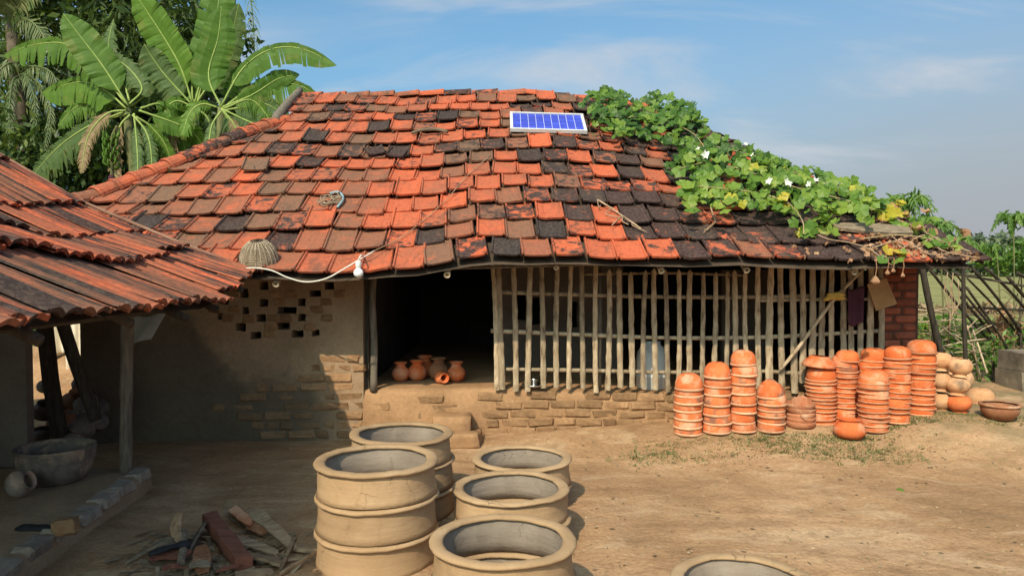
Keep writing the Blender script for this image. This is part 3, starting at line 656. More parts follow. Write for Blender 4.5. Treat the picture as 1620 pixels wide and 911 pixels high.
m3 = MB(); m3.tube(curve([fy(1362, 424) + V((0, -.06, 0)), fy(1312, 476) + V((0, -.07, 0)), fy(1262, 545) + V((0, -.06, 0)), fy(1232, 584) + V((0, -.04, 0))], 5), .017, 7)
tag(m3.build('bamboo_pole', MT['bamboo'], smooth=True), 'slanting bamboo pole tied across the fence near the brick pier', 'pole')

def cloth(px, py, d, wpx, hpx, folds, amp, mat, name, label, cat, skew=0, n=18):
    m3 = MB(); rows = 12; vs = []
    for j in range(rows + 1):
        for i in range(n + 1):
            u = i / n; v = j / rows; p = P(px + (u - .5) * wpx * (1 - .12 * v) + skew * v, py + hpx * v + 3 * math.sin(u * 5), d)
            vs.append(p + V((0, amp * math.sin(u * folds * 6.28 + v * .8) * (.3 + .7 * v), 0)))
    k = n + 1; m3.add(vs, [(j * k + i, j * k + i + 1, (j + 1) * k + i + 1, (j + 1) * k + i) for j in range(rows) for i in range(n)])
    o = m3.build(name, mat, smooth=True); md = o.modifiers.new('thickness', 'SOLIDIFY'); md.thickness = .006
    return tag(o, label, cat)
cloth(1354, 455, 6.86, 26, 58, 2, .012, MT['cloth_purple'], 'hanging_cloth', 'dull purple cloth hanging on the fence beside the tilted board', 'cloth')
m3 = MB(); q = [fy(1366, 450), fy(1396, 440), fy(1413, 480), fy(1380, 491)]; q = [p + V((0, -.075, 0)) for p in q]
m3.add(q + [p + V((0, .012, 0)) for p in q], [(3, 2, 1, 0), (4, 5, 6, 7), (0, 1, 5, 4), (1, 2, 6, 5), (2, 3, 7, 6), (3, 0, 4, 7)])
tag(m3.build('board', MT['card']), 'brown tilted board hung between the fence and the brick pier', 'board')
m3 = MB()
for k in range(5):
    c = fy(1312, 468) + V((ru(-.03, .03), -.085, ru(-.02, .02))); m3.tube(curve([c + V((-.07 - ru(0, .03), ru(-.01, .01), ru(-.03, .03))), c, c + V((.07 + ru(0, .02), ru(-.01, .01), ru(-.03, .03)))], 4), [.006, .02, .026, .022, .026, .028, .024, .018, .006], 6)
tag(m3.build('rag', MT['cloth_yellow'], smooth=True), 'faded yellow rag knotted round the slanting pole on the fence', 'rag')

# ------------------------------------------------------------------ the left hut
hut = thing('tiled_hut', 'open shed at the left with a streaked ribbed tile roof', 'shed', (-3.4, 4.2, .1))
EP = [(.2, -1.46, 1.50, 0), (1.4, -1.575, 1.455, 0), (2.4, -1.675, 1.424, 0), (3.3, -1.775, 1.385, 0), (4.2, -1.88, 1.35, 0), (4.7, -1.965, 1.352, .0), (5.1, -2.05, 1.365, .03), (5.5, -2.10, 1.39, .07), (5.98, -2.14, 1.40, .125)]
def Eat(s):
    for (a, b) in zip(EP, EP[1:]):
        if s <= b[0] or b is EP[-1]:
            f = (s - a[0]) / (b[0] - a[0]); return tuple(a[i] + (b[i] - a[i]) * f for i in range(4))
HV = [(0, 0), (.55, .26), (.98, .43), (1.41, .66), (1.98, 1.02), (2.6, 1.38)]
def hv(h):
    for (a, b) in zip(HV, HV[1:]):
        if h <= b[0] or b is HV[-1]: return a[1] + (b[1] - a[1]) * (h - a[0]) / (b[0] - a[0])
def hut_pt(s, h): 
    y, x, z, c = Eat(s); return V((x - h, s, z + hv(h) + c * max(0, 1 - h / 1.1) + .02 * math.sin(s * 2.1 + h)))
mb = MB(); ss = [.2 + (5.98 - .2) * i / 30 for i in range(31)]; hs = [0.02, .3, .55, .98, 1.41, 1.98, 2.6]
gv = [hut_pt(s, h) - V((0, 0, .03)) for s in ss for h in hs]; k = len(hs)
mb.add(gv, [(i * k + j, i * k + j + 1, (i + 1) * k + j + 1, (i + 1) * k + j) for i in range(30) for j in range(k - 1)])
gb = [[hut_pt(s, 2.6) - V((0, 0, .03)), hut_pt(s, 2.6) + V((-2.6, 0, -1.4))] for s in ss]; fl = [p for q_ in gb for p in q_]
mb.add(fl, [(2 * i, 2 * i + 1, 2 * i + 3, 2 * i + 2) for i in range(30)])
hroof = mb.build('roof', MT['deck'], hut)
RP = []
for i in range(25):
    x = -.5 + i / 24; ph = (x + .5) * 2
    RP.append((x, .026 * (abs(math.sin(ph * math.pi)) ** .8) + (.012 if abs(x) > .44 else 0)))
HW = .245
for b in range(5):
    h0, h1 = HV[b][0], HV[b + 1][0]; L3 = (hut_pt(3, h1) - hut_pt(3, h0)).length
    me, _, _ = tile_mesh('tile', HW, L3 + .10, RP, .018, MT['hut_tile'])
    s = 1.25 + ru(0, .1)
    while s < 5.95 - HW * .4:
        sc = s + HW / 2; p = hut_pt(min(sc, 5.97), h0); p1 = hut_pt(min(sc, 5.97), h1); x = (hut_pt(min(sc + .1, 5.98), h0) - hut_pt(sc - .1, h0)).normalized()
        y = (p1 - p).normalized(); z = x.cross(y).normalized(); x = y.cross(z)
        pit = .065 + ru(-.02, .03); y2 = y * math.cos(pit) - z * math.sin(pit); z2 = x.cross(y2)
        o = link('tile', me, hroof, basis(x, y2, z2, p + z * (.035 + ru(0, .028)) - y * (.05 + ru(-.04, .045)))); o.color = (ru(.36, .58) if rnd() < .75 else ru(.2, .9), rnd(), ru(.2, .8), 1)
        s += HW + ru(-.004, .006)
mb = MB(); mb.tube([hut_pt(5.97, 2.5) + V((0, .03, .05)), hut_pt(5.97, 1.4) + V((0, .03, .06)), hut_pt(5.97, .6) + V((0, .03, .05)), hut_pt(5.97, .12) + V((0, .03, .05))], [.013, .014, .013, .010], 7); mb.build('verge_pole', MT['bark_pole'], hroof, smooth=True)
for h in (.12, .75):
    mb = MB(); mb.tube([hut_pt(s, h) - V((0, 0, .075)) for s in (.3, 1.5, 2.7, 3.9, 5.0, 5.9)], .03, 7); mb.build('purlin', MT['bamboo_dark'], hroof, smooth=True)
for s in (2.6, 3.4, 4.2, 5.0, 5.7):
    mb = MB(); mb.tube([hut_pt(s, -.02 if s != 9 else 0) - V((0, 0, .06)), hut_pt(s, .55) - V((0, 0, .075)), hut_pt(s, 2.5) - V((0, 0, .085))], .024, 7); mb.build('rafter', MT['bamboo_dark'], hroof, smooth=True)
def post(pts, r, name, mat, d):
    m3 = MB(); c = curve([P(a, b, d) for a, b in pts], 4); m3.tube(c, [r * ru(.93, 1.07) for _ in c], 9); return m3.build(name, mat, hut, smooth=True)
post([(199, 756, 0)[:2], (200, 640), (201, 560), (203, 452)], .043, 'post', MT['post'], 5.2)
m3 = MB(); m3.tube([P(66, 470, 5.9), P(80, 600, 5.95), P(98, 712, 6.0)], .062, 8); m3.build('post', MT['bamboo_dark'], hut)
m3 = MB(); m3.tube([P(92, 490, 5.9), P(118, 570, 5.92), P(152, 665, 5.95)], .05, 8); m3.build('brace', MT['bamboo_dark'], hut)
mb = MB(); mb.box((-4.74, 5.45, .95), (2.28, .08, 1.75)); mb.box((-4.9, 3.6, .95), (.14, 3.6, 1.75)); mb.build('wall', MT['mud_in'], hut)
mb = MB(); mb.box((-4.0, 6.02, 1.42), (1.4, .06, .10)); mb.build('beam', MT['bamboo_dark'], hut)
# platform
mb = MB(); n = 26; edge = []
for i in range(n + 1):
    s = .8 + (5.28 - .8) * i / n; edge.append((-2.15 - .092 * s + .02 * fbm(s * 2.2, 1) , s))
vt = []
for x, s in edge:
    vt += [(-6, s, .128), (x - .35, s, .128 + .008 * fbm(s * 3, 2)), (x - .03, s, .125 + .01 * fbm(s * 5, 4)), (x, s, .105), (x + .015, s, .05), (x + .03, s, -.04)]
mb.add(vt, [(i * 6 + j, i * 6 + j + 1, (i + 1) * 6 + j + 1, (i + 1) * 6 + j)[::-1] for i in range(n) for j in range(5)])
e = edge[-1]; mb.add([(-6, e[1], .128), (e[0] - .35, e[1], .128), (e[0], e[1], .105), (e[0], e[1], -.04), (-6, e[1], -.04)], [(0, 1, 2, 3, 4)])
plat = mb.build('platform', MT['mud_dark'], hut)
s = 2.9
while s < 5.2:
    x = -2.15 - .092 * (s + .12) + .012; L = .245
    link('brick', random.choice(EB), plat, Matrix.Translation((x - .045 + ru(-.008, .008), s + L / 2, .092 + ru(-.006, .010))) @ Matrix.Rotation(R(90) + .09 + ru(-.05, .05), 4, 'Z')); s += L + ru(.012, .05)

# ------------------------------------------------------------------ pots
def pot_obj(me_list, name, label, cat, M, group=None, rim=None, color=None):
    o = link(name, random.choice(me_list), None, M); ORG[o.name] = M.translation.copy()
    tag(o, label, cat, group)
    if rim is not None:
        r = bpy.data.objects.new('rim', random.choice(rim)); C.objects.link(r); r.parent = o
    return o
def lathe_mesh(name, prof, mat, n=28, wob=.012, count=1):
    out = []
    for _ in range(count):
        m3 = MB(); m3.lathe(prof, n=n, wob=wob); out.append(m3.mesh(name, mat, smooth=True))
    return out
def thin_prof(r, h):
    return [(r * .95, .003), (r * .985, .008), (r * .97, h * .3), (r * .955, h * .5), (r * .90, h * .68), (r * .72, h * .86), (r * .42, h * .965), (.001, h), (.0005, h - .012), (r * .5, h * .85), (r * .85, h * .5), (r * .92, .003)]
def bowl_prof(r, h, lipw):   # inverted bowl, mouth down, with a closed double wall
    return [(r * .93, .004), (r * .97, .012), (r * .985, h * .2), (r * .96, h * .42), (r * .86, h * .66), (r * .66, h * .86), (r * .38, h * .965), (.001, h), (.0005, h - .012), (r * .37, h * .9), (r * .62, h * .78), (r * .8, h * .58), (r * .89, h * .3), (r * .90, .004)]
def rim_prof(r): return [(r * .90, -.004), (r * 1.0, -.006), (r * 1.035, .003), (r * 1.03, .012), (r * .985, .017), (r * .95, .014)]
BIG = lathe_mesh('clay_bowl', bowl_prof(.128, .150, .01), MT['pot_smoked'], 28, .01, 4); BIGR = lathe_mesh('rim', rim_prof(.128), MT['rim'], 28, .008, 2)
THIN = lathe_mesh('clay_bowl', thin_prof(.128, .125), MT['pot'], 28, .01, 4); THINR = lathe_mesh('rim', [(.114, -.004), (.131, -.005), (.1365, .002), (.136, .009), (.130, .0125), (.122, .011)], MT['rim_orange'], 28, .008, 2)
ORDN = ['lowest', 'second', 'third', 'fourth', 'fifth', 'sixth', 'seventh', 'eighth', 'ninth', 'tenth', 'eleventh', 'twelfth', 'thirteenth', 'fourteenth', 'fifteenth', 'sixteenth']
def stack(px, py, n, step, kind, where, wpx, ytop=None, wob=.010, tilt=.05):
    jz = .12 if kind == 'big' else .10; tilt *= 1 if kind == 'big' else .55
    b = G(px, py); r = wpx / 2 / F * b.y; sc = r / (.128 * 1.03); b.y += r * .85
    b.z = ground(b.x, b.y) - .004
    base, rims = (BIG, BIGR) if kind == 'big' else (THIN, THINR); z = b.z + .006
    if ytop:
        ztop = P(px, ytop, b.y).z; hh = (.150 if kind == 'big' else .125) * sc; step = (ztop - z - hh) / (n - 1)
    for i in range(n):
        top = i == n - 1
        word = ORDN[i] if i == 0 else ('topmost' if top else ORDN[i] + ' up')
        M = Matrix.Translation((b.x + (ru(-wob, wob) if i else 0), b.y + (ru(-wob, wob) if i else 0), z)) @ Matrix.Rotation(ru(-tilt, tilt) if i else 0, 4, 'Y') @ Matrix.Rotation(ru(-tilt, tilt) * .6 if i else 0, 4, 'X') @ Matrix.Rotation(ru(0, 6.28), 4, 'Z') @ Matrix.Diagonal((sc * ru(.97, 1.03),) * 2 + (sc,)).to_4x4()
        pot_obj(base, 'clay_bowl', ('domed ' if top else '') + 'upturned clay bowl, ' + word + ' in the ' + where, 'bowl', M, 'upturned clay bowls stacked by the fence', rims)
        z += step * (1 + ru(-jz, jz))
    return b, z, sc
stack(1093, 693, 7, .09, 'big', 'pale rimmed stack nearest the doorway', 47, 588, .006, .02)
stack(1139, 690, 7, .09, 'big', 'smoke marked second stack from the doorway', 45, 570, .008, .03)
stack(1181, 688, 8, .09, 'big', 'tall fire marked third stack from the doorway', 43, 553, .009, .04)
bD, zD, sD = stack(1226, 688, 6, .09, 'big', 'short lidded fourth stack from the doorway', 45, 602, .008, .03)
LID = lathe_mesh('conical_cover', [(.078, 0), (.082, .006), (.05, .03), (.03, .045), (.018, .05), (.001, .052)], MT['pot'], 24, .01)
pot_obj(LID, 'conical_cover', 'small conical orange lid topping the short fourth stack', 'lid', Matrix.Translation((bD.x - .01, bD.y, P(1222, 608, bD.y).z)))
# low stack of open rings with a broken neck inside
RING = lathe_mesh('clay_basin', [(.10, 0), (.118, .004), (.128, .03), (.134, .05), (.130, .058), (.120, .05), (.108, .012), (.0005, .008)], MT['pot_dull'], 28, .015, 2)
bE = G(1272, 680); bE.y += .1; bE.z = ground(bE.x, bE.y)
for i in range(5):
    pot_obj(RING, 'clay_basin', 'shallow dull red basin, ' + (ORDN[i] + (' from the ground' if i else '')) + ' in the low open stack', 'basin', Matrix.Translation((bE.x + ru(-.006, .006), bE.y, bE.z + i * .04)) @ Matrix.Rotation(ru(-.05, .05), 4, 'Y') @ Matrix.Rotation(ru(0, 6), 4, 'Z'), 'basins in the low open stack')
NECK = lathe_mesh('pot_neck', [(.075, -.02), (.06, .03), (.052, .06), (.058, .09), (.07, .10), (.062, .098), (.046, .085), (.044, .055), (.05, .03), (.06, -.02)], MT['pot_dull'], 22, .02)
pot_obj(NECK, 'pot_neck', 'broken pot neck lying in the low basin stack', 'pot neck', Matrix.Translation(P(1262, 655, bE.y - .02) + V((0, 0, -.02))) @ Matrix.Rotation(R(62), 4, 'X') @ Matrix.Rotation(R(25), 4, 'Y'))
SHARD = MB()
for th in range(0, 5):
    a0, a1 = R(20 + th * 22), R(42 + th * 22); SHARD.add([V((.10 * math.cos(a), .10 * math.sin(a), z)) for a in (a0, a1) for z in (0, .11 + ru(-.02, .03))] + [V((.09 * math.cos(a), .09 * math.sin(a), z)) for a in (a0, a1) for z in (0, .11)], [(0, 2, 3, 1), (4, 5, 7, 6), (1, 3, 7, 5), (0, 1, 5, 4), (2, 6, 7, 3)])
o = link('pot_shard', SHARD.mesh('pot_shard', MT['pot_dull']), None, Matrix.Translation((bE.x + .02, bE.y - .01, bE.z + .14))); tag(o, 'curved broken shard standing upright in the low basin stack', 'shard')
# thin bowls
bF, zF, sF = stack(1306, 673, 12, .05, 'thin', 'stack capped by a wide basin', 47, 580, .010, .07)
WIDE = lathe_mesh('clay_basin', [(.075, .10), (.085, .098), (.092, .085), (.12, .062), (.145, .028), (.150, .008), (.146, 0), (.138, .006), (.11, .05), (.08, .088), (.0005, .09)], MT['pot'], 30, .01)
pot_obj(WIDE, 'clay_basin', 'wide orange basin upturned with a ring foot atop its stack', 'basin', Matrix.Translation((bF.x - .02, bF.y, P(1301, 580, bF.y).z)) @ Matrix.Rotation(.08, 4, 'Y'), None, None)
stack(1344, 672, 13, .05, 'thin', 'stack behind the round pot', 39, 554, .014, .08)
stack(1388, 668, 12, .05, 'thin', 'stack half hidden behind the front stack', 44, 550, .012, .08)
stack(1391, 691, 11, .05, 'thin', 'front stack beside the round pot', 47, 583, .010, .06)
stack(1427, 672, 14, .05, 'thin', 'tall stack in front of the brick pier', 42, 546, .012, .06)
stack(1465, 658, 13, .05, 'thin', 'tall stack beside the pale round pots', 45, 538, .012, .06)
def round_prof(r): return [(r * .45, 0), (r * .8, r * .16), (r * .98, r * .5), (r, r * .72), (r * .9, r * 1.05), (r * .66, r * 1.28), (r * .55, r * 1.36), (r * .56, r * 1.46), (r * .68, r * 1.56), (r * .70, r * 1.60), (r * .62, r * 1.60), (r * .48, r * 1.45), (r * .48, r * 1.34), (r * .7, r * .9), (r * .7, r * .4), (.0005, r * .1)]
RP1 = lathe_mesh('round_pot', [(.045, 0), (.10, .006), (.128, .04), (.132, .07), (.115, .11), (.085, .135), (.075, .142), (.08, .152), (.092, .158), (.085, .158), (.066, .14), (.09, .1), (.0005, .03)], MT['pot'], 30, .008)
p = G(1352, 702); p.y += .1; p.z = ground(p.x, p.y) - .004
pot_obj(RP1, 'round_pot', 'round orange pot standing alone in front of the thin bowl stacks', 'pot', Matrix.Translation(p))
PALE = lathe_mesh('round_pot', round_prof(.098), MT['pot_pale'], 26, .012, 3); PALEO = lathe_mesh('round_pot', round_prof(.098), MT['pot'], 26, .012)
for px, base, yt, where in ((1497, 652, 562, 'pale stack beside the tall bowl stack'), (1525, 656, 572, 'pale stack nearest the dark bowl')):
    b = G(px, base); b.y += .08; b.z = ground(b.x, b.y) - .004; sc = (36 / 2 / F * b.y) / .098; zt = P(px, yt, b.y).z; st = (zt - b.z - .13 * sc) / 2
    for i in range(3):
        M = Matrix.Translation((b.x + ru(-.012, .012), b.y + ru(-.01, .01), b.z + i * st + (.157 * sc if i < 9 else 0))) @ Matrix.Rotation(R(180) + ru(-.09, .09), 4, 'Y') @ Matrix.Diagonal((sc, sc, min(sc, st / .145 if False else sc), 1))
        me = PALEO if (i == 0 and px == 1525) else PALE
        pot_obj(me, 'round_pot', ('orange tinted ' if me is PALEO else 'pale ') + 'round pot upside down, ' + ('lowest', 'middle', 'topmost')[i] + ' of the ' + where, 'pot', M, 'pale round pots stacked upside down')
b = P(1513, 582, 8.0)
pot_obj(lathe_mesh('round_pot', round_prof(.15), MT['pot_pale'], 26, .01), 'round_pot', 'large pale orange pot behind the two pale pot stacks', 'pot', Matrix.Translation((b.x, b.y, ground(b.x, b.y) + .36)) @ Matrix.Rotation(R(180), 4, 'Y'))
pot_obj(lathe_mesh('round_pot', round_prof(.17), MT['pot_pale'], 26, .01), 'round_pot', 'big pale pot standing on the ground under the pale orange pot', 'pot', Matrix.Translation((b.x, b.y, ground(b.x, b.y))))
b = G(1563, 640); b.y += .12; b.z = ground(b.x, b.y)
pot_obj(lathe_mesh('clay_bowl', bowl_prof(.135, .15, .01), MT['pot_pale'], 28, .01), 'clay_bowl', 'pale upturned bowl on the ground behind the dark open bowl', 'bowl', Matrix.Translation(b), None, lathe_mesh('rim', rim_prof(.135), MT['pot_pale']))
b = G(1596, 671); b.y += .12; b.z = ground(b.x, b.y)
pot_obj(lathe_mesh('clay_bowl', [(.06, 0), (.10, .01), (.145, .06), (.155, .10), (.148, .125), (.135, .122), (.14, .095), (.125, .05), (.0005, .02)], MT['pot_brown'], 32, .01), 'clay_bowl', 'dark brown open bowl with a thick rim on the ground', 'bowl', Matrix.Translation(b), None, lathe_mesh('rim', [(.135, .12), (.148, .118), (.168, .128), (.168, .14), (.150, .146), (.136, .14)], MT['pot_brown']))
b = G(1540, 612); pot_obj(lathe_mesh('round_pot', round_prof(.1), MT['pot_pale'], 22), 'round_pot', 'pale pot lying in the weeds beyond the pale stacks', 'pot', Matrix.Translation((b.x + .45, b.y, .18)) @ Matrix.Rotation(R(100), 4, 'Y'))
# pots on the veranda floor in the doorway
VJ = lathe_mesh('water_jar', [(.04, 0), (.075, .02), (.094, .07), (.088, .115), (.06, .145), (.048, .16), (.052, .18), (.072, .195), (.074, .202), (.062, .198), (.042, .175), (.04, .155), (.07, .1), (.06, .03), (.0005, .01)], MT['pot'], 26, .01)
VJB = lathe_mesh('water_jar', [(.04, 0), (.075, .02), (.094, .07), (.088, .115), (.06, .145), (.048, .16), (.052, .18), (.072, .195), (.074, .202), (.062, .198), (.042, .175), (.04, .155), (.07, .1), (.06, .03), (.0005, .01)], MT['pot_brown'], 26, .01)
for px, py, d, s_, me, lab in ((634, 604, 7.26, .93, VJ, 'orange water jar nearest the door post on the veranda floor'), (660, 607, 7.3, 1.0, VJ, 'orange water jar behind the toppled jar in the doorway'), (672, 598, 7.5, 1.1, VJ, 'orange jar at the back of the doorway group'), (694, 604, 7.34, 1.1, VJB, 'brown clay jar between the orange jars in the doorway'), (722, 603, 7.22, .98, VJ, 'orange water jar nearest the fence on the veranda floor')):
    q = P(px, py, d); pot_obj(me, 'water_jar', lab, 'jar', Matrix.Translation((q.x, d, plz(q.x) + .001)) @ Matrix.Diagonal((s_, s_, s_, 1)))
q = P(690, 600, 7.12); pot_obj(VJ, 'water_jar', 'small orange jar toppled with its mouth to the yard', 'jar', Matrix.Translation((q.x + .02, 7.13, plz(q.x) + .062)) @ Matrix.Rotation(R(28), 4, 'Z') @ Matrix.Rotation(R(88), 4, 'X') @ Matrix.Diagonal((.66, .66, .8, 1)))
# drum and steel dish behind the slats
q = P(1031, 606, 7.25); t_ = thing('plastic_drum', 'white plastic drum standing in a shallow tub behind the slats', 'drum', (q.x, 7.25, plz(q.x)))
m3 = MB(); m3.lathe([(.135, 0), (.15, .02), (.155, .12), (.16, .125), (.155, .13), (.14, .13)], (q.x, 7.25, plz(q.x)), 26); m3.build('tub', MT['plastic_white'], t_, smooth=True)
m3 = MB(); m3.lathe([(.13, .06), (.148, .14), (.15, .30), (.14, .36), (.11, .41), (.085, .43), (.085, .46), (.001, .465)], (q.x, 7.25, plz(q.x)), 26); m3.build('body', MT['plastic_white'], t_, smooth=True)
q = fy(845, 612); t_ = thing('steel_dish', 'shiny steel dish with a cup on the plinth edge under the slats', 'dish', (q.x, 6.86, plz(q.x) + .01))
m3 = MB(); m3.lathe([(.001, .012), (.075, .012), (.10, .028), (.118, .034), (.12, .03), (.10, .02), (.075, .004), (.001, .004)], (q.x, 6.865, plz(q.x) + .012), 28); m3.build('plate', MT['steel'], t_, smooth=True)
m3 = MB(); m3.lathe([(.03, .0), (.036, .06), (.038, .075), (.034, .074), (.028, .01), (.001, .008)], (q.x, 6.865, plz(q.x) + .026), 20); m3.build('cup', MT['steel'], t_, smooth=True)

# ------------------------------------------------------------------ big clay well rings
def ring_mesh(r, h, k):
    m3 = MB(); n = 72
    pr = [(r - .012, 0), (r + .003, .004), (r - .004, .03), (r - .008, h * .45), (r - .010, h * .72), (r - .012, h - .030)]
    pi = [(r - .035, h - .03), (r - .046, h * .6), (r - .046, h * .3), (r - .04, .0), (r - .012, 0)]
    for (prof, mi) in ((pr, 0), (pi, 1)):
        vs = []
        for rr, z in prof:
            for j in range(n):
                th = 2 * math.pi * j / n; q_ = rr + .006 * fbm(math.cos(th) * 1.3 + k, math.sin(th) * 1.3, z * 5) + .0015 * math.sin(z * 190 + 2 * math.sin(th))
                vs.append((q_ * math.cos(th), q_ * math.sin(th), z + .004 * fbm(math.cos(th) * 1.1, math.sin(th) * 1.1 + k)))
        m3.add(vs, [(i * n + j, i * n + (j + 1) % n, (i + 1) * n + (j + 1) % n, (i + 1) * n + j) for i in range(len(prof) - 1) for j in range(n)], mi)
    body = m3.mesh('clay_ring', [MT['clay'], MT['clay_in']], smooth=True)
    m4 = MB(); c0r, c0z, a_, b_ = r - .021, h - .016, .033, .0155; vs = []; q = 12
    for i in range(q):
        ph = 2 * math.pi * i / q
        for j in range(n):
            th = 2 * math.pi * j / n; rr = c0r + a_ * math.cos(ph) + .007 * fbm(math.cos(th) * 1.5 + k, math.sin(th) * 1.5, 1) + .0018 * fbm(math.cos(th) * 7 + k, math.sin(th) * 7, 4); z = c0z + b_ * math.sin(ph) * (1.0 if math.sin(ph) < 0 else .92) + .006 * fbm(math.cos(th) * 1.2, math.sin(th) * 1.2 + k) + .0018 * fbm(math.cos(th) * 8, math.sin(th) * 8 + k, 2)
            vs.append((rr * math.cos(th), rr * math.sin(th), z))
    m4.add(vs, [(i * n + j, i * n + (j + 1) % n, ((i + 1) % q) * n + (j + 1) % n, ((i + 1) % q) * n + j) for i in range(q) for j in range(n)])
    return body, m4.mesh('rim', MT['clay'], smooth=True)
RH = .183
RM = [ring_mesh(.326, RH, k * 3.7) for k in range(4)]
def ring_stack(px, py, wpx, n, names, group='sun dried clay well rings in the yard'):
    d = .338 * F / (wpx / 2); q = P(px, py, d); z0 = 0.0
    step = (q.z - .0) / n; step = min(max(step, .165), .2)
    for i in range(n):
        b, rm = RM[(i + int(px)) % 4]; M = Matrix.Translation((q.x + ru(-.012, .012) * (i > 0), d + ru(-.012, .012) * (i > 0), i * step - .006)) @ Matrix.Rotation(ru(-.012, .012), 4, 'Y') @ Matrix.Rotation(ru(0, 6.28), 4, 'Z') @ Matrix.Diagonal((1, 1, step / RH, 1))
        o = pot_obj([b], 'clay_ring', names[i], 'clay ring', M, group, [rm])
ring_stack(595, 722, 197, 3, ['bottom clay ring of the triple stack beside the scrap wood', 'middle clay ring of the triple stack beside the scrap wood', 'open top clay ring of the triple stack beside the scrap wood'])
ring_stack(638, 680, 164, 3, ['bottom clay ring of the triple stack below the doorway', 'middle clay ring of the triple stack below the doorway', 'open top clay ring of the triple stack below the doorway'])
ring_stack(824, 721, 161, 2, ['lower clay ring of the small stack nearest the fence', 'upper clay ring of the small stack nearest the fence'])
ring_stack(812, 766, 187, 2, ['lower clay ring of the middle double stack', 'upper clay ring of the middle double stack between two others'])
ring_stack(798, 846, 236, 2, ['lower clay ring of the double stack closest to the camera', 'wide open upper ring of the double stack closest to the camera'])
ring_stack(1178, 926, 236, 1, ['single clay ring lying alone on bare ground, cut by the lower frame edge'])

# ------------------------------------------------------------------ things lying on the roof
c4 = [on_roof(805, 179, .10), on_roof(920, 183, .10), on_roof(931, 209, .10), on_roof(809, 206, .10)]
cen = sum(c4, V()) / 4; X = ((c4[1] - c4[0]) + (c4[2] - c4[3])).normalized(); Yv = ((c4[0] - c4[3]) + (c4[1] - c4[2])); Yv = (Yv - X * Yv.dot(X)).normalized(); Z = X.cross(Yv)
pw = ((c4[1] - c4[0]).length + (c4[2] - c4[3]).length) / 2; ph_ = ((c4[0] - c4[3]).length + (c4[1] - c4[2]).length) / 2; ph_ = ph_ * 1.02
R3 = Matrix((X, Yv, Z)).transposed()
pv = thing('solar_panel', 'small blue solar panel in a white frame lying on the roof tiles', 'solar panel', tuple(cen))
m3 = MB(); fw = .032
for (cx_, cy_, sx_, sy_) in ((0, ph_ / 2 - fw / 2, pw, fw), (0, -ph_ / 2 + fw / 2, pw, fw), (pw / 2 - fw / 2, 0, fw, ph_ - 2 * fw), (-pw / 2 + fw / 2, 0, fw, ph_ - 2 * fw)): m3.box(cen + R3 @ V((cx_, cy_, .0)), (sx_, sy_, .04), R3)
m3.build('frame', MT['white_frame'], pv)
m3 = MB(); m3.box(cen - Z * .004, (pw - 2 * fw, ph_ - 2 * fw, .018), R3); m3.build('backing', MT['pv_back'], pv)
cw, ch = (pw - 2 * fw) / 9, (ph_ - 2 * fw) / 4; m3 = MB(); m3.box((0, 0, 0), (cw * .93, ch * .93, .006)); cme = m3.mesh('solar_cell', MT['pv'])
for i in range(9):
    for j in range(4): link('solar_cell', cme, pv, Matrix.Translation(cen + R3 @ V(((i - 4) * cw, (j - 1.5) * ch, .008))) @ R3.to_4x4())
m3 = MB()
for sx_ in (-.3, .3): m3.box(cen + R3 @ V((pw * sx_, -ph_ / 2 + .03, -.05)), (.03, .03, .06), R3)
m3.build('foot', MT['white_frame'], pv)
# upturned wicker basket
bc = on_roof(411, 412, .02); bc.z -= .02; t_ = thing('wicker_basket', 'grey wicker basket upturned on the roof tiles near the eave', 'basket', tuple(bc))
Rb, Hb = .150, .195
ax = (V((0, -.35, 1))).normalized(); Q = V((0, 0, 1)).rotation_difference(ax).to_matrix()
def dome(f): return Rb * math.sqrt(max(0, 1 - (f * .985) ** 2.4)), Hb * f
m3 = MB(); m3.lathe([(dome(f)[0] - .008, dome(f)[1]) for f in (0, .2, .4, .6, .8, .92, 1.0)], bc, 22, 0, Q); m3.build('lining', MT['deck'], t_, smooth=True)
m3 = MB()
for k in range(14):
    f = k / 14 * .99; r_, z_ = dome(f); m3.tube([bc + Q @ V((r_ * math.cos(a * .2094) , r_ * math.sin(a * .2094), z_ + .004 * math.sin(a * 3.14 + k * 3.14))) for a in range(31)], .0062, 5, cap=False)
tag(m3.build('weave', MT['wicker'], t_), kind='stuff')
m3 = MB()
for k in range(22):
    th = k / 22 * 6.283; m3.tube([bc + Q @ V(((dome(f)[0] + .004) * math.cos(th), (dome(f)[0] + .004) * math.sin(th), dome(f)[1])) for f in (0, .2, .4, .6, .75, .88, .97)], .0062, 5, cap=False)
tag(m3.build('stake', MT['wicker'], t_), kind='stuff')
# cable, bulb
m3 = MB(); m4 = MB(); m4.tube(curve([on_roof(776, 246, .04), on_roof(742, 275, .05), on_roof(700, 322, .05), on_roof(640, 372, .05), on_roof(592, 397, .07)], 6), .0042, 5); tag(m4.build('wire', MT['twig'], smooth=True), 'thin brown wire running up the roof tiles from the light bulb', 'wire')
pts = [on_roof(592, 397, .07)] + [P(545, 425, 5.95), P(515, 441, 5.93), P(484, 446, 5.93), P(455, 439, 5.93), P(430, 428, 5.92), P(404, 424, 5.92), P(372, 424, 5.9), P(340, 412, 5.95)]
m3.tube(curve(pts, 6), .0062, 6); tag(m3.build('cable', MT['wire'], smooth=True), 'pale electric cable sagging below the eave between the basket and the light bulb', 'cable')
q = P(567, 418, 5.93); t_ = thing('light_bulb', 'white light bulb in a holder hanging at the eave beside the doorway', 'light bulb', (q.x, q.y, q.z - .09))
m3 = MB(); m3.lathe([(.001, .03), (.02, .028), (.024, .02), (.024, -.02), (.018, -.03)], q, 16); m3.build('holder', MT['plastic_white'], t_, smooth=True)
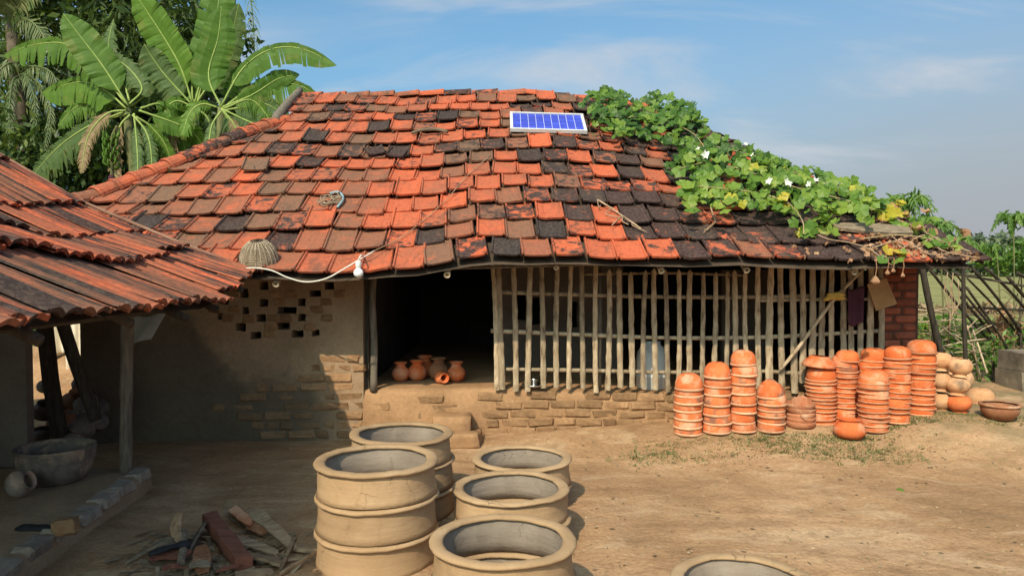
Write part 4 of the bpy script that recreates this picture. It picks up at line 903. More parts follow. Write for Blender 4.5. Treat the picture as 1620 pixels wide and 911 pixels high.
m3 = MB(); m3.lathe([(.016, -.026), (.02, -.036), (.034, -.05), (.041, -.068), (.036, -.09), (.02, -.105), (.001, -.11)], q, 18); m3.build('bulb', MT['glass'], t_, smooth=True)
m3 = MB(); m3.tube(curve([q + V((0, 0, .03)), q + V((.02, 0, .07)), on_roof(574, 404, .04)], 4), .007, 5); m3.build('flex', MT['wire'], t_)
# rope tangle, branch, loose pieces
bt = on_roof(520, 322, .05); m3 = MB(); a = 0; pts = []
for k in range(46): a += ru(.4, 1.2); rr = ru(.04, .12); pts.append(bt + V((rr * math.cos(a), rr * .8 * math.sin(a) + .02, .035 + rr * .45 * math.sin(a) + ru(-.012, .03))))
m3.tube(curve(pts, 4), .0036, 5); tag(m3.build('string_tangle', MT['wicker'], smooth=True), 'tangle of dull grey string dropped on the roof tiles', 'string')
m3 = MB(); m3.tube(curve([on_roof(522, 306, .06), on_roof(536, 304, .07), on_roof(543, 314, .06), on_roof(534, 328, .06)], 5), .012, 6); tag(m3.build('rope', MT['wire_blue'], smooth=True), 'short faded blue rope curled by the string tangle on the roof', 'rope')
m3 = MB(); m3.tube(curve([on_roof(652, 211, .07), on_roof(668, 206, .08), on_roof(690, 205, .08), on_roof(708, 209, .07)], 5), [.02] * 16, 7); tag(m3.build('branch', MT['plank'], smooth=True), 'grey curved branch resting high on the roof tiles', 'branch')
def loose_tile(px, py, rz, col, lab, tiltv=.1, sc=1.0):
    q = on_roof(px, py, .05); _, x, y, z = roof_frame(q.x + .05, (q.y - 6.05) / .866); x2 = (x * math.cos(rz) + y * math.sin(rz)).normalized(); z2 = (z + x * tiltv).normalized(); y2 = z2.cross(x2).normalized(); x2 = y2.cross(z2)
    o = link('loose_tile', tmesh, None, basis(x2 * sc, y2 * sc * .7, z2, q + z * .015)); o.color = (*col, 1); tag(o, lab, 'roof tile')
loose_tile(402, 272, .12, (.3, .9, 1.0), 'loose brown roof tile slipped askew near the hip of the roof', .05)
loose_tile(598, 246, .35, (1, .5, .5), 'loose blackened roof tile lying slanted across its row', -.1, .8)
loose_tile(624, 250, -.2, (.95, .5, .5), 'broken blackened tile propped beside the slanted loose tile', .12, .75)
for pts, lab in (([(945, 316), (968, 330), (985, 342), (1000, 352), (1014, 362)], 'dry brown vine trailing down the blackened roof tiles'), ([(1120, 305), (1125, 330), (1132, 352)], 'short dry vine hanging below the green leaves on the roof')):
    m3 = MB(); m3.tube(curve([on_roof(a, b, .05) for a, b in pts], 4), .009, 5)
    for k in range(5): a, b = random.choice(pts); m3.tube(curve([on_roof(a, b, .05), on_roof(a + ru(-14, 14), b + ru(2, 12), .06), on_roof(a + ru(-25, 25), b + ru(6, 20), .05)], 3), .005, 4)
    tag(m3.build('dry_vine', MT['twig'], smooth=True), lab, 'vine')
m3 = MB(); a, b = on_roof(1318, 358, .08), on_roof(1442, 366, .08); d = (b - a).normalized(); zz = V((0, -.5, .86)); yy = zz.cross(d).normalized(); zz = d.cross(yy); vs = []
for i in range(13):
    f = i / 12; c = a.lerp(b, f); hw = (.055 + .03 * math.sin(f * 2.6) ) * (.55 + .45 * math.sin(min(1, f * 2.2 + .2) * 1.57)) * (1 - .35 * sm(f, .75, 1)) + ru(-.004, .004)
    for (u, v) in ((-1, -1), (1, -1), (1, 1), (-1, 1)): vs.append(c + yy * hw * u + zz * (.014 * v) )
m3.add(vs, [(i * 4 + j, i * 4 + (j + 1) % 4, (i + 1) * 4 + (j + 1) % 4, (i + 1) * 4 + j) for i in range(12) for j in range(4)] + [(3, 2, 1, 0), (48, 49, 50, 51)])
tag(m3.build('plank', MT['plank']), 'grey weathered plank lying on the roof below the vine', 'plank')

# ------------------------------------------------------------------ the gourd vine
vine = thing('gourd_vine', 'green gourd vine with white flowers spreading over the hip of the tiled roof', 'vine', (2.6, 8.2, 2.4))
def leaf_mesh(lobes, mat, cup):
    m3 = MB(); n = 15; vs = [V((0, 0, -.0))]
    for j in range(n):
        th = math.pi * 2 * (j / (n - 1) - .5) * .93; r = .5 + .5 * abs(math.cos(th * 2.5 * lobes / 5)) ** .7; r *= (.8 + .25 * math.cos(th * .5)); x, y = math.sin(th) * r, math.cos(th) * r
        vs.append(V((x, y, cup * (x * x + y * y) + .12 * math.sin(th * 5) * r * .5)))
    m3.add(vs, [(0, j, j + 1) for j in range(1, n)]); return m3.mesh('leaf', mat, smooth=False)
LM = [leaf_mesh(5, MT['leaf'], c) for c in (-.25, .15, -.4, .3)]; LY = [leaf_mesh(5, MT['leaf_yellow'], c) for c in (-.3, .3)]; LD = [leaf_mesh(5, MT['leaf_dry'], c) for c in (-.7, .8, -1.1)]
POLY = [[(918, 170), (932, 146), (960, 140), (990, 146), (1012, 162), (1030, 145), (1062, 146), (1098, 168), (1122, 205), (1112, 238), (1085, 240), (1060, 226), (1010, 214), (960, 211), (930, 200)],
        [(1050, 258), (1100, 228), (1128, 212), (1165, 222), (1225, 250), (1300, 270), (1392, 300), (1402, 325), (1378, 348), (1340, 340), (1290, 352), (1240, 330), (1190, 328), (1152, 336), (1110, 318), (1080, 300)],
        [(1078, 300), (1104, 305), (1106, 340), (1086, 345)], [(1250, 345), (1290, 345), (1285, 385), (1255, 385)], [(1296, 340), (1325, 340), (1322, 365), (1298, 362)], [(925, 198), (975, 205), (940, 213)]]
def inside(poly, x, y):
    c = False; j = len(poly) - 1
    for i in range(len(poly)):
        (xi, yi), (xj, yj) = poly[i], poly[j]
        if (yi > y) != (yj > y) and x < (xj - xi) * (y - yi) / (yj - yi) + xi: c = not c
        j = i
    return c
def leaf_frame(c, size, up=V((-.25, -.75, .62)), spread=.75):
    z = (up + V((ru(-1, 1), ru(-1, 1), ru(-.8, 1))) * spread).normalized(); y = V((ru(-1, 1), ru(-1, .3), ru(-1.4, .4))); y = (y - z * y.dot(z)).normalized(); x = y.cross(z)
    return basis(x * size, y * size, z * size, c)
spots = []; tries = 0
while len(spots) < 1500 and tries < 60000:
    tries += 1; Xv, Yy = ru(.6, 4.3), ru(6.2, 10.6)
    zz = roof_z(Xv, Yy)
    if zz < 1.4: continue
    thick = .24 + .10 * fbm(Xv * 1.5, Yy * 1.5)
    c = V((Xv, Yy, zz + .04 + thick * rnd() ** .6)); px, py = px_of(c)
    if any(inside(q_, px, py) for q_ in POLY): spots.append(c)
spots.sort(key=lambda c: c.y - (c.z - roof_z(c.x, c.y)) * 4)
lmass = MB()
base_leaf = [(m_.vertices[:], [list(p.vertices) for p in m_.polygons]) for m_ in LM]
for i, c in enumerate(spots):
    s_ = ru(.036, .088); Mx = leaf_frame(c, s_)
    if i < 270:
        pxx = px_of(c)[0]; yel = rnd() < (.07 if pxx > 1150 else .02)
        link('leaf', random.choice(LY if yel else LM), vine, Mx)
    else:
        vv, ff = random.choice(base_leaf); lmass.add([Mx @ v.co for v in vv], ff)
tag(lmass.build('leaf_mass', MT['leaf'], vine), kind='stuff')
# sprawling thin end of the vine at the right eave: green, yellow and dried leaves
for (px, py, n, sx_, sy_, kinds) in ((1300, 352, 4, 20, 8, 'gd'), (1405, 404, 5, 22, 8, 'yg'), (1400, 336, 12, 26, 14, 'yd'), (1418, 332, 9, 22, 12, 'yd'), (1450, 352, 14, 42, 14, 'gd'), (1490, 372, 12, 40, 14, 'gd'), (1520, 385, 8, 28, 10, 'g')):
    for k in range(n):
        c = on_roof(px + ru(-sx_, sx_), py + ru(-sy_, sy_), .08); kd = random.choice(kinds); link('leaf', random.choice({'g': LM, 'y': LY, 'd': LD}[kd]), vine, leaf_frame(c, ru(.05, .085)))
dry = MB(); bl_ = [(m_.vertices[:], [list(p.vertices) for p in m_.polygons]) for m_ in LD]
for k in range(260):
    px = ru(1250, 1552); lo = 372 + 22 * sm(px, 1450, 1550) ; py = ru(lo - 10 if px > 1370 else 352, 409)
    if px < 1370 and rnd() < .78: continue
    c = on_roof(px, py, .055); Mx = leaf_frame(c, ru(.014, .036), spread=1.0); vv, ff = random.choice(bl_); dry.add([Mx @ v.co for v in vv], ff)
tag(dry.build('dry_leaf', MT['leaf_dry'], vine), kind='stuff')
for pts in ([(1275, 362), (1310, 378), (1345, 384), (1375, 394), (1400, 412), (1412, 420)], [(1360, 378), (1420, 372), (1480, 380), (1540, 400)], [(1380, 392), (1430, 380), (1470, 402), (1520, 398)], [(1400, 340), (1450, 360), (1500, 385), (1530, 380)], [(1330, 365), (1380, 356), (1420, 345)], [(1420, 400), (1460, 372), (1490, 396), (1545, 408)], [(1400, 365), (1440, 392), (1475, 375)]):
    m3 = MB(); m3.tube(curve([on_roof(a, b, .07) if b < 412 else P(a, b, 6.05) for a, b in pts], 5), ru(.004, .0065), 5); m3.build('stem', MT['twig'] if rnd() < .7 else MT['stem'], vine, smooth=True)
for pts in ([(940, 170), (985, 185), (1040, 190), (1095, 215), (1120, 250)], [(1070, 270), (1120, 262), (1190, 280), (1260, 300), (1330, 320), (1385, 335)], [(1100, 300), (1180, 310), (1240, 325), (1268, 350), (1266, 372)], [(1130, 235), (1200, 255), (1280, 285), (1360, 305)], [(1090, 300), (1088, 320), (1096, 338)]):
    m3 = MB(); m3.tube(curve([on_roof(a, b, .16) + V((ru(-.02, .02), -.05, ru(.0, .05))) for a, b in pts], 5), .0055, 5); m3.build('stem', MT['stem'], vine, smooth=True)
for px, py, s_ in ((1116, 245, .055), (1216, 287, .04), (1247, 289, .046), (1279, 292, .035), (1104, 236, .03), (1189, 245, .028), (1290, 285, .032), (1180, 228, .025)):
    c = on_roof(px, py, .30); m3 = MB(); Mx = leaf_frame(c, s_, V((-.3, -.9, .4)), .3)
    n_ = 11; vs = [V((0, 0, -.3))]
    for k in range(n_): th = k / n_ * 6.283; r_ = (1.1 if k % 2 else .72) * ru(.85, 1.1); vs.append(V((math.sin(th) * r_, math.cos(th) * r_ * .75, ru(-.3, .6))))
    m3.add([Mx @ v for v in vs], [(0, 1 + k, 1 + (k + 1) % n_) for k in range(n_)])
    m3.build('flower', MT['petal'], vine)
for px, y0, y1, s_ in ((1385, 412, 436, .038), (1404, 410, 427, .022), (1413, 408, 424, .02), (1428, 412, 431, .022)):
    c = P(px, y1, 5.98); m3 = MB(); m3.tube([P(px + 1, y0, 6.0), P(px + 2, (y0 + y1) / 2, 5.98), c], .004, 4); m3.lathe([(.003, .0), (s_ * .5, -s_ * .5), (s_ * .9, -s_ * 1.3), (s_ * .7, -s_ * 1.6), (s_ * .2, -s_ * 1.9), (.001, -s_ * 1.6)], c, 7, 0, wob=.2); m3.build('dried_flower', MT['leaf_dry'], vine)

# ------------------------------------------------------------------ banana plants behind the roof
def banana_leaf(plant, pts, wpx, d, torn=.3, *a, **k): return banana_leaf_(plant, pts, wpx, d, min(.9, torn * 1.3 + .12), *a, **k)
def banana_leaf_(plant, pts, wpx, d, torn=.3, dull=False, hang=.2, roll=0.0, dd=0.0):
    n = 36; ctrl = [P(a, b, d + dd * (i / (len(pts) - 1)) + (c[2] if len(c) > 2 else 0)) for i, c in enumerate(pts) for a, b in [c[:2]]]
    sp = curve(ctrl, 12); L = [0.0]
    for a, b in zip(sp, sp[1:]): L.append(L[-1] + (b - a).length)
    def at(f):
        x = f * L[-1]; i = 0
        while i < len(sp) - 2 and L[i + 1] < x: i += 1
        return sp[i].lerp(sp[i + 1], (x - L[i]) / max(1e-6, L[i + 1] - L[i])), (sp[i + 1] - sp[i]).normalized()
    w_ = wpx * .66 / F * d; blade = MB()
    start = .16
    for side_ in (-1, 1):
        f = start; ang = 0
        cuts = [start]
        while f < 1.0:
            f += ru(.012, .03) if rnd() < torn else ru(.04, .11); cuts.append(min(f, 1.0))
        for c0, c1 in zip(cuts, cuts[1:]):
            k = max(1, int((c1 - c0) / .022)); dr = hang * (1 + ru(-.35, .35)) + (ru(-.1, .35) if torn > .5 else 0); tw = ru(-.2, .2) * torn
            row = []
            for q_ in range(k + 1):
                f = c0 + (c1 - c0) * q_ / k; p, t = at(f); u = (f - start) / (1 - start)
                prof = min(1, (u / .14) ** .6) * (1 - max(0, (u - .55) / .45) ** 2.3) ** .9 if u > 0 else 0
                if torn > .5: prof *= ru(.92, 1.02)
                view = V((math.sin(roll), -math.cos(roll), .0)); s = t.cross(view); s = (s if s.length > .05 else t.orthogonal()).normalized() * side_; nn = s.cross(t).normalized() * side_
                if nn.z < 0 and abs(nn.z) > .3: nn = -nn
                ww = w_ * prof * (1 - (.12 * abs(q_ / k - .5) * 2 if torn > .5 else 0))
                gdir = V((0, 0, -1)); wvy = .05 * math.sin(f * 40 + side_) + .03 * math.sin(f * 90)
                e1 = p + s * ww * .5 + gdir * ww * .5 * dr * .35 + t * ww * (.10 + tw * .3); e2 = p + s * ww * (1 - .35 * dr) + gdir * ww * dr * .95 + t * ww * (.24 + tw)
                gp = (.5 - q_ / k) * (c1 - c0) * L[-1] * min(.5, torn * .55) * (1 if torn > .45 else .2); e2 = e2 + t * gp; e1 = e1 + t * gp * .35
                row.append((p, e1 + nn * ww * (.05 + wvy * .5), e2 + nn * ww * wvy, u))
            for a, b in zip(row, row[1:]):
                blade.add([a[0], a[1], b[1], b[0]], [(0, 1, 2, 3)], 0, (a[3], .3, 0)); blade.add([a[1], a[2], b[2], b[1]], [(0, 1, 2, 3)], 0, (a[3], .95, 0))
    lf = blade.build('leaf', MT[{0: 'banana', 1: 'banana_dull', 2: 'banana_dry'}[int(dull)]], plant, smooth=False, attr='along')
    rib = MB(); rib.tube([at(i / 20)[0] for i in range(21)], [.017 * (1 - i / 24) * (d / 11) for i in range(21)], 6); rib.build('midrib', MT['midrib'], lf, smooth=True)
def banana(px, pybase, d, crown, label):
    q = P(px, 300, d); t = thing('banana_plant', label, 'banana plant', (q.x, d, 0), 'banana plants behind the roof'); c = P(crown[0], crown[1], d); m3 = MB()
    m3.tube(curve([V((q.x, d, 0)), V((q.x + .03, d, c.z * .5)), c - V((0, 0, .4)), c], 5), [.10, .10, .095, .095, .09, .09, .09, .085, .08, .08, .075, .07, .065, .06, .055, .05], 10); m3.build('trunk', MT['banana_stem'], t, smooth=True)
    return t
bA = banana(218, 300, 11.6, (204, 172), 'broad banana plant with drooping leaves nearest the tree canopy')
for a in (([(203, 168), (165, 108), (125, 55), (100, 22)], 40, .08, False, .05, .35), ([(200, 165), (150, 105), (105, 70), (50, 72), (5, 88)], 40, .35, False, .75, 0), ([(200, 172), (165, 142), (125, 130), (66, 147)], 38, .25, False, .8, 0), ([(195, 178), (140, 200), (90, 235), (45, 285)], 34, .7, True, .4, 0), ([(205, 180), (150, 195), (110, 225), (60, 285)], 40, .8, True, .6, 0), ([(222, 172), (255, 165), (278, 195), (302, 262)], 34, .55, False, .6, 0), ([(215, 185), (238, 200), (262, 230), (275, 275)], 30, .85, False, .6, 0), ([(205, 165), (225, 140), (200, 105), (160, 82)], 36, .3, True, .3, .3), ([(220, 175), (290, 200), (310, 215), (326, 240)], 26, .2, False, .3, 0), ([(205, 160), (190, 120), (150, 95), (118, 80)], 36, .3, False, .5, -.3), ([(212, 180), (216, 220), (218, 260), (217, 300)], 22, .9, True, .3, 0)):
    banana_leaf(bA, a[0], a[1], 11.5, a[2], a[3], a[4], a[5], dd=ru(-.3, .5))
bB = banana(305, 300, 12.0, (308, 165), 'tall banana plant with bright upright leaves in the middle')
for a in (([(308, 165), (325, 100), (340, 40), (352, -40)], 44, .15, False, .05, .2), ([(305, 165), (285, 105), (250, 45), (210, -15)], 46, .12, False, .1, -.3), ([(312, 165), (322, 120), (332, 80), (336, 50)], 30, .05, False, .05, .5), ([(305, 165), (300, 100), (275, 65), (245, 110)], 40, .9, True, .8, 0), ([(310, 165), (300, 150), (295, 170), (292, 195)], 44, .1, False, .2, .3), ([(310, 165), (345, 110), (365, 60), (378, 5)], 34, .2, True, .2, .3), ([(306, 170), (280, 160), (262, 175), (250, 215)], 34, .6, False, .6, 0), ([(303, 165), (262, 120), (240, 90), (228, 70)], 40, .2, True, .3, .2)):
    banana_leaf(bB, a[0], a[1], 11.9, a[2], a[3], a[4], a[5], dd=ru(-.3, .6))
bC = banana(352, 300, 11.2, (350, 170), 'banana plant with long leaves arching over the roof ridge end')
for a in (([(350, 168), (385, 108), (430, 78), (480, 78), (533, 104)], 28, .22, False, .85, 0), ([(352, 172), (395, 142), (440, 132), (480, 138), (512, 162)], 30, .3, False, .85, 0), ([(355, 172), (395, 158), (420, 180), (436, 215)], 30, .85, False, .6, 0), ([(352, 170), (400, 150), (440, 125), (474, 118)], 24, .1, False, .1, .5), ([(352, 175), (385, 170), (420, 165), (455, 185)], 46, .15, True, .5, .2), ([(350, 172), (362, 190), (375, 210), (380, 235)], 40, .4, True, .4, 0), ([(350, 170), (330, 120), (345, 60), (350, 10)], 40, .15, False, .05, .4), ([(350, 172), (400, 195), (435, 200), (470, 205)], 30, .5, True, .5, 0)):
    banana_leaf(bC, a[0], a[1], 11.1, a[2], a[3], a[4], a[5], dd=ru(-.3, .3))
for pl, dd_, lst in ((bA, 11.45, ([(206, 182), (190, 200), (182, 240), (184, 300)], [(210, 182), (232, 210), (240, 250), (238, 300)], [(200, 175), (170, 180), (140, 215), (128, 275)])), (bB, 11.8, ([(304, 172), (285, 190), (272, 225), (270, 280)], [(312, 172), (330, 190), (334, 230), (330, 270)])), (bC, 11.0, ([(354, 176), (372, 200), (376, 225), (372, 255)], [(350, 176), (335, 200), (330, 240), (332, 280)]))):
    for n_, q_ in enumerate(lst): banana_leaf(pl, q_, 24, dd_, .9, 2 if n_ % 2 == 0 else 1, .5, 0, dd=ru(-.2, .2))
for pl, dd_, lst in ((bA, 11.9, ([(204, 165), (180, 120), (172, 70), (180, 30)], [(208, 168), (235, 150), (262, 150), (285, 172)], [(200, 172), (160, 160), (120, 170), (92, 200)])), (bB, 12.3, ([(306, 160), (275, 130), (250, 125), (225, 150)], [(310, 165), (340, 130), (372, 120), (400, 145)])), (bC, 11.6, ([(352, 168), (372, 120), (392, 105), (418, 112)], [(350, 172), (320, 165), (300, 180), (288, 215)]))):
    for q_ in lst: banana_leaf(pl, q_, 30, dd_, .5, rnd() < .4, ru(.3, .7), ru(-.3, .3), dd=ru(-.3, .4))
# a hanging bunch of bananas
q = P(176, 235, 11.4); t_ = thing('banana_bunch', 'green bunch of bananas hanging below the leaves near the hut', 'bananas', (q.x, q.y, q.z - .3))
m3 = MB(); m3.tube([q + V((.1, 0, .35)), q + V((.02, 0, .2)), q, q - V((0, 0, .42))], .02, 6); m3.build('stalk', MT['banana_stem'], t_)
m3 = MB()
for k in range(44):
    z = -.30 + .5 * k / 44; th = k * 2.4; r_ = .09; c = q + V((r_ * math.cos(th), r_ * math.sin(th), z)); m3.tube(curve([c - V((r_ * .6 * math.cos(th), r_ * .6 * math.sin(th), .02)), c + V((.02 * math.cos(th), .02 * math.sin(th), .03)), c + V((.025 * math.cos(th), .025 * math.sin(th), .10))], 2), [.010, .017, .018, .016, .006], 5)
tag(m3.build('fruit', MT['banana'], t_, smooth=True, attr='along'), kind='stuff')
m3 = MB(); m3.lathe([(.001, -.56), (.04, -.52), (.055, -.47), (.04, -.42), (.01, -.40)], q, 9); m3.build('flower_bud', MT['cloth_purple'], t_, smooth=True)

# ------------------------------------------------------------------ trees and scrub
def crown(mb_, c, rad, n, ls, drop=.4, aspect=3.0, clumps=26, fill=.55):
    cl = []
    for k in range(clumps):
        while True:
            p = V((ru(-1, 1), ru(-1, 1), ru(-1, 1)))
            if .25 < p.length < 1: break
        cl.append((V((p.x * rad[0], p.y * rad[1], p.z * rad[2])) + c, ru(.22, .45)))
    for k in range(n):
        cc, cr = random.choice(cl); d = V((random.gauss(0, .5), random.gauss(0, .5), random.gauss(0, .42))); p = cc + V((d.x * rad[0] * cr, d.y * rad[1] * cr, d.z * rad[2] * cr))
        t = V((ru(-1, 1), ru(-1, 1), ru(-1, 1) - drop)).normalized(); s = t.cross(V((ru(-1, 1), ru(-1, 1), ru(-1, 1)))).normalized(); l = ls * ru(.6, 1.3); wv = l / aspect
        mb_.add([p, p + t * l * .45 + s * wv * .5, p + t * l, p + t * l * .45 - s * wv * .5], [(0, 1, 2, 3)])
def tree(name, label, loc, h, rad, n, ls, mat, group=None, aspect=3.0, drop=.4, cz=None, clumps=26, r=.12):
    t = thing(name, label, 'tree' if 'tree' in name else 'bush', loc, group); b = V(loc); m3 = MB(); top = b + V((ru(-.2, .2), 0, h * .8))
    m3.tube(curve([b, b.lerp(top, .5) + V((ru(-.1, .1), 0, 0)), top], 4), [r, r * .95, r * .9, r * .8, r * .7, r * .6, r * .5, r * .4, r * .2], 7)
    for k in range(6):
        f = ru(.35, .85); p = b.lerp(top, f); e_ = p + V((ru(-1, 1) * rad[0] * .8, ru(-1, 1) * rad[1] * .8, ru(.1, .5) * rad[2])); m3.tube([p, p.lerp(e_, .5) + V((0, 0, .1)), e_], [r * .4, r * .25, r * .08], 5)
    m3.build('trunk', MT['trunk'], t, smooth=True)
    m4 = MB(); crown(m4, b + V((0, 0, h - rad[2] if cz is None else cz)), rad, n, ls, drop, aspect, clumps); tag(m4.build('crown', mat, t), kind='stuff'); return t
G1 = 'trees behind the banana plants'
tree('leafy_tree', 'dense dark tree behind the first banana plant', (P(40, 100, 14).x, 14, 0), 9, (2.3, 1.4, 3.2), 8500, .22, MT['tree_leaf'], G1, 2.6, clumps=60, cz=5.0)
tree('bamboo_tree', 'feathery bamboo clump rising between the banana plants', (P(165, 100, 13.6).x, 13.6, 0), 9, (1.7, 1.0, 2.9), 9500, .26, MT['bamboo_leaf'], G1, 6.0, .7, cz=5.6, clumps=64)
tree('leafy_tree', 'dark tree filling the gap left of the tall banana plant', (P(262, 100, 15).x, 15, 0), 9.5, (1.5, 1.2, 3.6), 7500, .22, MT['tree_leaf'], G1, 2.6, cz=5.6, clumps=56)
tree('leafy_tree', 'dark leafy tree behind the upright banana leaves', (P(325, 100, 14.4).x, 14.4, 0), 7, (.95, 1.0, 2.4), 4500, .2, MT['tree_leaf'], G1, 2.6, cz=4.3, clumps=36)
tree('leafy_tree', 'low dark tree below the banana leaves next to the roof hip', (P(330, 250, 13.2).x, 13.2, 0), 3.6, (2.0, 1.0, 1.5), 5500, .17, MT['tree_leaf'], G1, 2.4, cz=2.7, clumps=36)
tree('shady_bush', 'dark bush in the gap between the two roofs', (P(110, 280, 12.8).x, 12.8, 0), 3.4, (1.9, .9, 1.6), 6500, .17, MT['tree_leaf'], None, 2.6, cz=2.6, clumps=40)
tree('shady_bush', 'dark bush behind the shed roof at the frame edge', (P(-20, 240, 12.4).x, 12.4, 0), 3.8, (1.2, .9, 1.9), 4500, .17, MT['tree_leaf'], None, 2.6, cz=2.9, clumps=30)
def frond(mb_, pts, ll, n=34, mat=None, droop=.6, width=.018):
    c = curve(pts, 8); k = len(c); mb_.tube(c, [.02 * (1 - i / k * .8) for i in range(k)], 5)
    for i in range(n):
        f = (i + 1) / (n + 1); x = f * (k - 1); j = min(int(x), k - 2); p = c[j].lerp(c[j + 1], x - j); t = (c[j + 1] - c[j]).normalized(); s = t.cross(V((0, -1, .2))).normalized()
        for sd in (-1, 1):
            l = ll * math.sin(.35 + f * 2.5) * ru(.85, 1.1); d = (s * sd * .8 + t * .5 + V((ru(-.12, .12), ru(-.3, .3), -droop * ru(.6, 1.3)))).normalized(); m_ = p + d * l * .5; e_ = p + (d + V((0, 0, -.35))).normalized() * l; wv = t * width
            mb_.add([p - wv * .6, p + wv * .6, m_ + wv, e_, m_ - wv], [(0, 1, 2, 3, 4)])
def palm(label, base, crownp, fr, ll, droop=.6):
    t = thing('palm_tree', label, 'palm tree', base, 'palms behind the yard'); m3 = MB(); m3.tube(curve([V(base), V(base).lerp(crownp, .5) + V((.1, 0, 0)), crownp], 5), .11, 8); m3.build('trunk', MT['trunk'], t, smooth=True)
    for pts in fr: m4 = MB(); frond(m4, pts, ll, droop=droop); m4.build('frond', MT['palm_leaf'], t)
pb = P(360, -120, 15.5)
palm('coconut palm whose single frond hangs against the sky by the banana leaves', (pb.x, 15.5, 0), pb, [[pb, P(385, -70, 15.4), P(398, 10, 15.2), P(402, 60, 15.1), P(404, 108, 15.0)], [pb, P(330, -120, 15.4), P(300, -80, 15.2), P(290, -20, 15.0)], [pb, P(390, -140, 15.4), P(440, -120, 15.2), P(480, -60, 15)]], .36, .8)
pc = P(30, 120, 12.6)
palm('young palm with pale drooping fronds at the frame edge', (pc.x, 12.6, 0), pc, [[pc, P(50, 105, 12.4), P(85, 120, 12.2), P(105, 190, 12.0)], [pc, P(15, 100, 12.4), P(-10, 130, 12.2), P(0, 200, 12.0)], [pc, P(40, 120, 12.2), P(55, 160, 12.0), P(50, 230, 11.9)], [pc, P(60, 130, 12.2), P(80, 170, 12.0), P(70, 240, 11.9)], [pc, P(20, 130, 12.2), P(15, 180, 12.0), P(18, 250, 11.9)]], .26, .9)
pd = P(20, 40, 13)
palm('taller palm with dull upright fronds in the corner above the young palm', (pd.x, 13, 0), pd, [[pd, P(30, 10, 12.8), P(50, -20, 12.6), P(75, -30, 12.5)], [pd, P(10, 0, 12.8), P(-10, -20, 12.6), P(-30, -10, 12.5)], [pd, P(40, 30, 12.7), P(65, 50, 12.5), P(80, 90, 12.4)], [pd, P(18, 0, 12.8), P(20, -30, 12.7), P(30, -60, 12.6)]], .4, .4)

# right side: field edge, distant trees, scrub
NUM = ['first', 'second', 'third', 'fourth', 'fifth', 'sixth', 'seventh', 'eighth']
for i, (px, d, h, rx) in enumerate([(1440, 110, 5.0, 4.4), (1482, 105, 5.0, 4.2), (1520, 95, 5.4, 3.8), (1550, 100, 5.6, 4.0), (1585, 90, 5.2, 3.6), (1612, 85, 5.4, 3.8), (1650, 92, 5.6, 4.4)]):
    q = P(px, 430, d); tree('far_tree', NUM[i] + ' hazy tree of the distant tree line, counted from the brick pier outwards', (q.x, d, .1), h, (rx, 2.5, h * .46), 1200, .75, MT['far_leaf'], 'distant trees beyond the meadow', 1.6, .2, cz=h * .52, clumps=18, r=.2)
def bush(px, py, d, w_, h, n, ls, label, mat='bush_leaf', asp=1.8):
    q = P(px, py, d); return tree('green_bush', label, (q.x, d, .12), h, (w_ / 2, w_ * .35, h * .5), n, ls, MT[mat], None, asp, .2, cz=h * .5, clumps=22, r=.025)
bush(1492, 480, 11.4, .8, .72, 900, .11, 'leafy bush behind the leaning dark post')
bush(1462, 470, 10.6, .6, .7, 600, .10, 'slim bush showing between the brick pier and the leaning post')
bush(1560, 500, 12.5, 1.2, .55, 900, .12, 'low bright bush under the sloping trellis poles')
bush(1615, 500, 12.0, 1.0, .5, 800, .12, 'bright bush behind the concrete block at the frame edge')
bush(1575, 580, 8.6, .5, .65, 450, .09, 'weedy bush between the stick pile and the concrete block', 'bush_leaf', 3)
bush(1545, 560, 9.6, .8, .5, 500, .09, 'low weeds behind the stick pile', 'bush_leaf', 2.5)
q = P(1598, 425, 10.8); tree('green_bush', 'leafy light green shrub on a thin stem at the frame edge above the trellis', (q.x, q.y, .12), 1.9, (.42, .4, .30), 700, .10, MT['bush_leaf'], None, 1.8, .2, cz=1.62, clumps=16, r=.02)

hedge = MB()
for k in range(1500): 
    x = ru(9, 22); y = 20 + ru(-.5, .5); p = V((x, y, .15 + .32 * rnd() ** 1.3)); t = V((ru(-1, 1), ru(-1, 1), ru(-.2, 1.2))).normalized() * .22; s = t.cross(V((0, 1, .2))).normalized() * .05; hedge.add([p, p + t * .5 + s, p + t, p + t * .5 - s], [(0, 1, 2, 3)])
tag(hedge.build('undergrowth', MT['litter']), kind='stuff')
# sapling with drooping compound leaves
def sapling(px0, py0, px1, py1, d, n, ll, label, lean=0):
    a, b = P(px0, py0, d), P(px1, py1, d); t = thing('sapling', label, 'sapling', (a.x, d, .12)); m3 = MB(); m3.tube(curve([V((a.x, d, .12)), a.lerp(b, .5) + V((lean, 0, 0)), b], 5), [.012 - .0008 * i for i in range(11)], 6); m3.build('stem', MT['banana_stem'], t, smooth=True)
    for k in range(n):
        th = k * 2.4; dr = V((math.cos(th), math.sin(th) * .7, ru(.05, .5))); e1 = b + dr * ll * .5; e2 = b + V((dr.x, dr.y, dr.z * .2 - ru(.3, .9))) * ll; m4 = MB(); frond(m4, [b - V((0, 0, .03 * k)), e1, e2], ll * .35, 9, droop=.5, width=.018); m4.build('leaf', MT['bush_leaf'], t)
sapling(1608, 430, 1600, 345, 9.6, 9, .26, 'slender sapling with drooping leaves standing against the sky at the frame edge')
sapling(1590, 430, 1566, 392, 9.9, 7, .22, 'short sapling with drooping leaves just past the roof corner')
sapling(1480, 430, 1432, 318, 9.4, 10, .40, 'feathery sapling rising behind the vine on the roof hip')
sapling(1500, 430, 1475, 360, 8.8, 9, .34, 'low feathery sapling behind the dry leaves at the roof corner')
